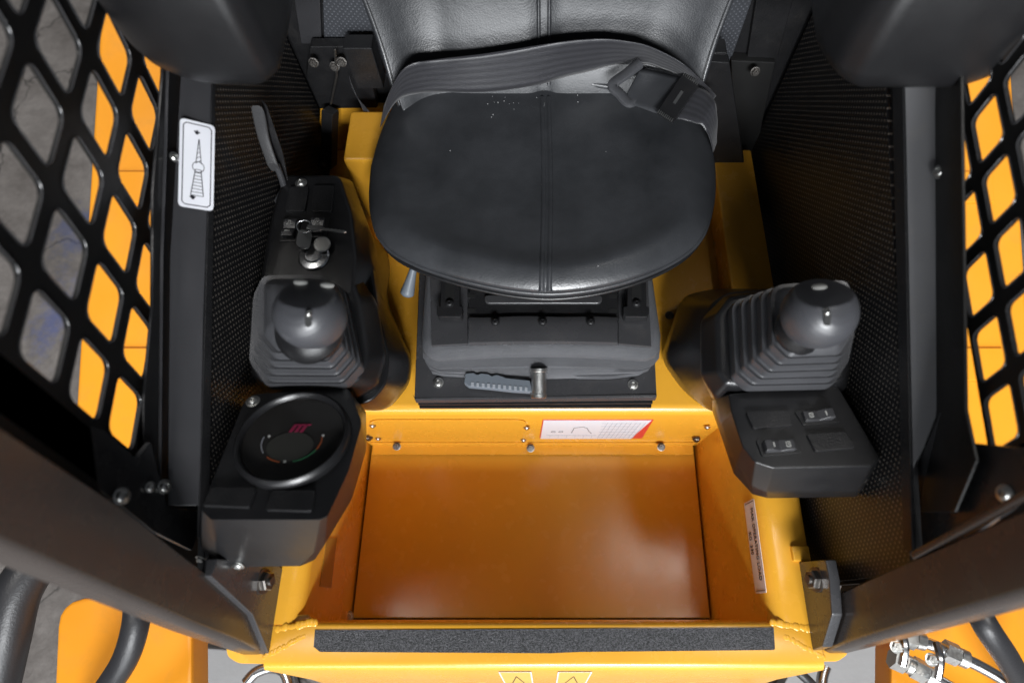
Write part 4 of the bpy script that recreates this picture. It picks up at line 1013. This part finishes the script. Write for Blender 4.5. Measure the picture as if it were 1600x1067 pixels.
# ---- left console
lc = thing('control_console', 'left control console carrying key switch, joystick and round gauge', 'control console', P(470, 600, z=.25))
shell('lower_shroud', lc, [([(560, 330), (612, 405), (604, 470), (644, 560), (641, 600), (606, 642), (540, 640), (430, 560), (430, 330)], ZD+.01),
                           ([(555, 320), (600, 405), (602, 480), (640, 562), (636, 598), (604, 638), (540, 640), (430, 560), (430, 320)], .33),
                           ([(545, 300), (580, 400), (590, 480), (608, 560), (604, 600), (580, 628), (520, 640), (420, 560), (430, 300)], .42)], bev=.004, r=.35)
shell('console_body', lc, [([(440, 430), (560, 430), (594, 480), (608, 560), (596, 610), (560, 632), (395, 612), (392, 470)], .38),
                           ([(420, 430), (560, 430), (588, 470), (602, 560), (590, 600), (556, 620), (392, 606), (390, 460)], .445),
                           ([(428, 432), (548, 432), (560, 470), (574, 560), (560, 590), (540, 604), (400, 604), (396, 470)], .474)], r=.25, bev=.006)
PU = (.455, .05)
shell('key_panel', lc, [([(450, 300), (556, 300), (590, 390), (598, 460), (580, 500), (410, 480), (420, 380), (436, 320)], .36),
                        ([(443, 278), (549, 278), (574, 350), (580, 410), (566, 470), (402, 470), (418, 370), (432, 310)], .43),
                        ([(447, 274), (530, 274), (548, 330), (556, 400), (552, 460), (404, 460), (420, 370), (434, 306)], PU)], r=.16, bev=.004)
switch(lc, [(455, 294), (484, 294), (478, 332), (446, 332)], PU, False)
switch(lc, [(492, 292), (524, 292), (520, 333), (488, 333)], PU, False)
switch(lc, [(443, 342), (473, 342), (464, 378), (436, 378)], PU, True, True, 'horn')
switch(lc, [(483, 340), (516, 340), (512, 372), (478, 372)], PU, True, True, 'lamp')
bolt('screw', SCR, lc, P(471, 287, pl=PU)+Vector((0, 0, .001)), (0, 0, 1))
c_ = P(491, 402, pl=PU); nU = Vector((0, -.05, 1)).normalized()
bm = B(); lathe(bm, frame(c_, nU), [(.021, 0), (.021, .002), (.019, .004), (.012, .005), (.0115, .006), (.010, .007), (.002, .007)], 32); finish('ignition_lock', bm, chrome, lc, smooth=30)
jl = finish('joystick', (lambda bm: (tube(bm, [P(480, 530, z=.48), P(482, 490, z=.60)], .012, 14), bm)[1])(B()), powder, lc)
boot(jl, [(400, 450), (540, 444), (569, 576), (542, 606), (418, 606), (392, 570)], .476, [(410, 432), (508, 432), (520, 524), (500, 548), (432, 546), (410, 520)], .560)
grip(jl, (485, 491), .612, .0370, (-.05, -.20, 1), [(-.36, .56, .16, 1), (.40, .54, .16, 1)], (-.016, .000, -.034), 1.22)
# gauge pod
PL = (.565, -.36)
shell('gauge_pod', lc, [([(392, 640), (556, 640), (562, 700), (540, 770), (484, 870), (350, 870), (320, 850), (322, 800)], .37),
                        ([(388, 630), (572, 650), (573, 700), (550, 780), (492, 874), (470, 884), (345, 886), (314, 872)], .40),
                        ([(386, 622), (572, 640), (572, 690), (548, 764), (508, 850), (490, 864), (340, 868), (312, 850)], .43),
                        ([(386, 616), (545, 606), (566, 660), (545, 735), (512, 806), (500, 812), (330, 812), (314, 796)], PL)], r=.14, bev=.006)
nL = Vector((0, .36, 1)).normalized(); c_ = P(460, 688, pl=PL)
rg = (P(548, 688, pl=PL)-P(372, 688, pl=PL)).length/2
fr = frame(c_, nL)
bm = B(); lathe(bm, fr, [(rg*.98, -.006), (rg, .003), (rg*.985, .009), (rg*.93, .0125), (rg*.90, .0105), (rg*.875, .006), (rg*.87, .001), (rg*.3, .001)], 64); ga = finish('gauge', bm, plastic, lc, smooth=50)
bm = B(); lathe(bm, fr, [(rg*.87, .003), (rg*.87, .0052), (rg*.01, .0056)], 64); finish('dial_glass', bm, glass, ga, smooth=20)
bm = B()
for k in range(3):
    x = -.0035+.0062*k*1.0
    fslab(bm, fr @ Matrix.Translation((.001, .013, 0)), [(x-.0045, -.0055), (x-.0008, -.0055), (x+.0030, .0055), (x-.0007, .0055)], .0057, .0062)
fslab(bm, fr @ Matrix.Translation((.001, .013, 0)), [(-.0045, .0042), (.0150, .0042), (.0158, .0058), (-.004, .0058)], .0057, .0062)
finish('emblem', bm, pink, ga)
bm = B(); lathe(bm, fr @ Matrix.Translation((0, -.012, .0057)), [(.023, 0), (.023, .0003), (.001, .0003)], 40, 1.15, .85); finish('display', bm, lcd, ga)
def arc(a0, a1, rr, wd, m):
    bm = B()
    for k in range(14):
        t0 = R(a0+(a1-a0)*k/14); t1 = R(a0+(a1-a0)*(k+1)/14)
        line(bm, fr @ Matrix.Translation((0, -.004, 0)), (rr*math.cos(t0), rr*.85*math.sin(t0)), (rr*math.cos(t1), rr*.85*math.sin(t1)), wd, .0057, .0061)
    finish('scale_arc', bm, m, ga)
arc(-75, -25, .034, .0012, greenink); arc(-25, 10, .034, .0012, orangeink); arc(-130, -100, .034, .0012, orangeink); arc(170, 215, .034, .0008, greyink)
for (px, pv) in ((.0, -.032), (-.028, .002), (.034, .003)):
    bm = B(); lathe(bm, fr @ Matrix.Translation((px, pv, .0058)), [(.0016, 0), (.0016, .0003)], 10); finish('warning_light', bm, iconmat, ga)
switch(lc, [(332, 764), (402, 764), (390, 795), (318, 792)], PL, False)
switch(lc, [(426, 768), (494, 768), (488, 801), (416, 799)], PL, False)
bolt('screw', SCR, lc, P(396, 628, pl=PL)+nL*.001, nL)
bolt('screw', SCR, lc, P(372, 882, z=.405), (-.2, -1, .5)); bolt('screw', SCR, lc, P(316, 874, z=.41), (-.3, -1, .5))

# keys in the lock: top-level, rests in it
kt = thing('key_ring', 'bunch of shiny keys hanging from the ignition lock', 'keys', P(490, 395, pl=PU))
f1 = frame(P(484, 388, pl=PU)+Vector((0, 0, .022)), (.5, -.1, .8), (0, 1, 0)); f2 = frame(P(507, 388, pl=PU)+Vector((0, 0, .010)), (.15, -.1, 1))
bm = B(); fslab(bm, f1, rrect(-.013, -.009, .013, .009, .4), -.001, .001); finish('key_head', bm, zinc, kt, bevel=.0004)
bm = B(); lathe(bm, f2, [(.0112, -.001), (.0112, .0008), (.0100, .0014), (.001, .0016)], 24); finish('key_fob', bm, zinc, kt, smooth=15)
bm = B(); a_ = P(492, 373, pl=PU)+Vector((0, 0, .03)); b_ = P(551, 381, pl=PU)+Vector((0, 0, .03)); d_ = (b_-a_).normalized(); n_ = Vector((0, .3, 1)).normalized(); sd = n_.cross(d_)
L = (b_-a_).length; pr2 = [(0, .0035), (L*.35, .0035), (L*.4, .0022)]
top = [(0, .0035), (L*.35, .0035), (L*.38, .0020)]+[(L*(.42+.05*k), .0020-(.0010 if k % 2 else 0)) for k in range(11)]+[(L, 0)]
bot = [(L*.95, -.0020), (L*.38, -.0020), (L*.35, -.0035), (0, -.0035)]
slab(bm, [a_+d_*x+sd*y for x, y in top+bot], .002, n_); finish('key_blade', bm, zinc, kt)
bm = B(); rc_ = P(487, 372, pl=PU)+Vector((0, 0, .028)); fr2 = frame(rc_, (.2, -.6, 1))
tube(bm, [fr2 @ Vector((.010*math.cos(k*math.pi/12), .008*math.sin(k*math.pi/12), 0)) for k in range(24)], .0010, 8, closed=True); finish('split_ring', bm, chrome, kt, smooth=60)
bm = B(); fslab(bm, frame(P(479, 384, pl=PU)+Vector((0, 0, .014)), (-.35, -.2, .9), (.2, 1, .1)), rrect(-.013, -.005, .013, .005, .4), -.001, .001); finish('key_head', bm, chrome, kt, bevel=.0004)

# hand lever by the left wall
lv = thing('hand_lever', 'slim black hand lever standing by the left mat wall', 'lever', P(430, 330, x=-.385))
q = [P(403, 172, z=.60), P(412, 215, z=.56), P(428, 262, z=.52)]
pts = spline(q, 6); bm = B(); loops = []
for p in pts:
    loops.append([p+Vector(v) for v in ((-.0065, 0, -.008), (.0065, 0, -.008), (.0075, 0, .004), (.0040, 0, .008), (-.0040, 0, .008), (-.0075, 0, .004))])
loft(bm, loops); finish('lever_handle', bm, mat('lever_vinyl', (.05, .05, .052), .4, bump=.2, bscale=300), lv, bevel=.0015, smooth=40)
bm = B(); tube(bm, spline([P(432, 258, z=.52), P(441, 282, z=.49), P(443, 296, z=.47), P(434, 312, z=.44), P(427, 330, z=.41)], 6), .0045, 10); finish('lever_rod', bm, rubber, lv, smooth=60)
bm = B(); slab(bm, [P(408, 155, z=.60), P(416, 165, z=.60), P(440, 235, z=.53), P(450, 285, z=.48), P(443, 285, z=.48), P(425, 240, z=.53)], .006, (0, 0, 1)); finish('lever_strap', bm, powder, lv, bevel=.001)

# ================================================================ upper corner pads (close to the lens)
def pad(label, px, z0, z1, c):
    t = thing('armrest_pad', label, 'armrest pad', P(*c, z=z0), 'raised armrest pads')
    cx, cy = c
    lv_ = []
    for f, z in ((.86, z0), (.95, z0+.008), (1.0, z0+.025), (1.0, z1-.02), (.9, z1)):
        base = rpoly([P(a, b, z=z0+.025) for a, b in px], .35, 5); cc = sum(base, Vector())/len(base)
        lv_.append([Vector((cc.x+(p.x-cc.x)*f, cc.y+(p.y-cc.y)*f, z)) for p in base])
    bm = B(); loft(bm, lv_); finish('pad_body', bm, padmat, t, smooth=60)
    bm = B(); p = P(cx, -60, z=(z0+z1)/2); tube(bm, [p, p+Vector((0, .25, .12))], .016, 14); finish('pad_arm', bm, powder, t, smooth=60)
pad('rounded black armrest pad blurred at the upper left', [(160, -60), (172, 30), (215, 82), (292, 112), (405, 112), (432, 90), (452, 0), (455, -60)], .72, .84, (310, 20))
pad('rounded black armrest pad blurred at the upper right', [(1262, -60), (1280, 50), (1310, 95), (1345, 116), (1530, 116), (1580, 98), (1630, 50), (1640, -60)], .72, .84, (1440, 20))

# crumbs on the seat
bm = B()
for (px, py, n_) in ((775, 160, 7), (802, 158, 4), (848, 162, 6), (905, 158, 2), (765, 176, 2), (850, 287, 1), (945, 228, 1), (700, 240, 1), (940, 420, 1), (848, 172, 3)):
    for k in range(n_):
        p = P(px+random.gauss(0, (3 if px == 848 else 14) if n_ > 3 else 3), py+random.gauss(0, 5), z=.482); p.z = zc_at(p.x, p.y)+.0006
        bmesh.ops.create_icosphere(bm, subdivisions=1, radius=random.uniform(.0003, .0008), matrix=Matrix.Translation(p))
o = finish('crumbs', bm, dust, None, loc=P(800, 160, z=.48)); o['kind'] = 'stuff'; tag(o, 'tiny pale crumbs scattered on the black seat cushion', 'crumbs')
print('tris', sum(len(o.data.polygons) for o in S.objects if o.type == 'MESH'))
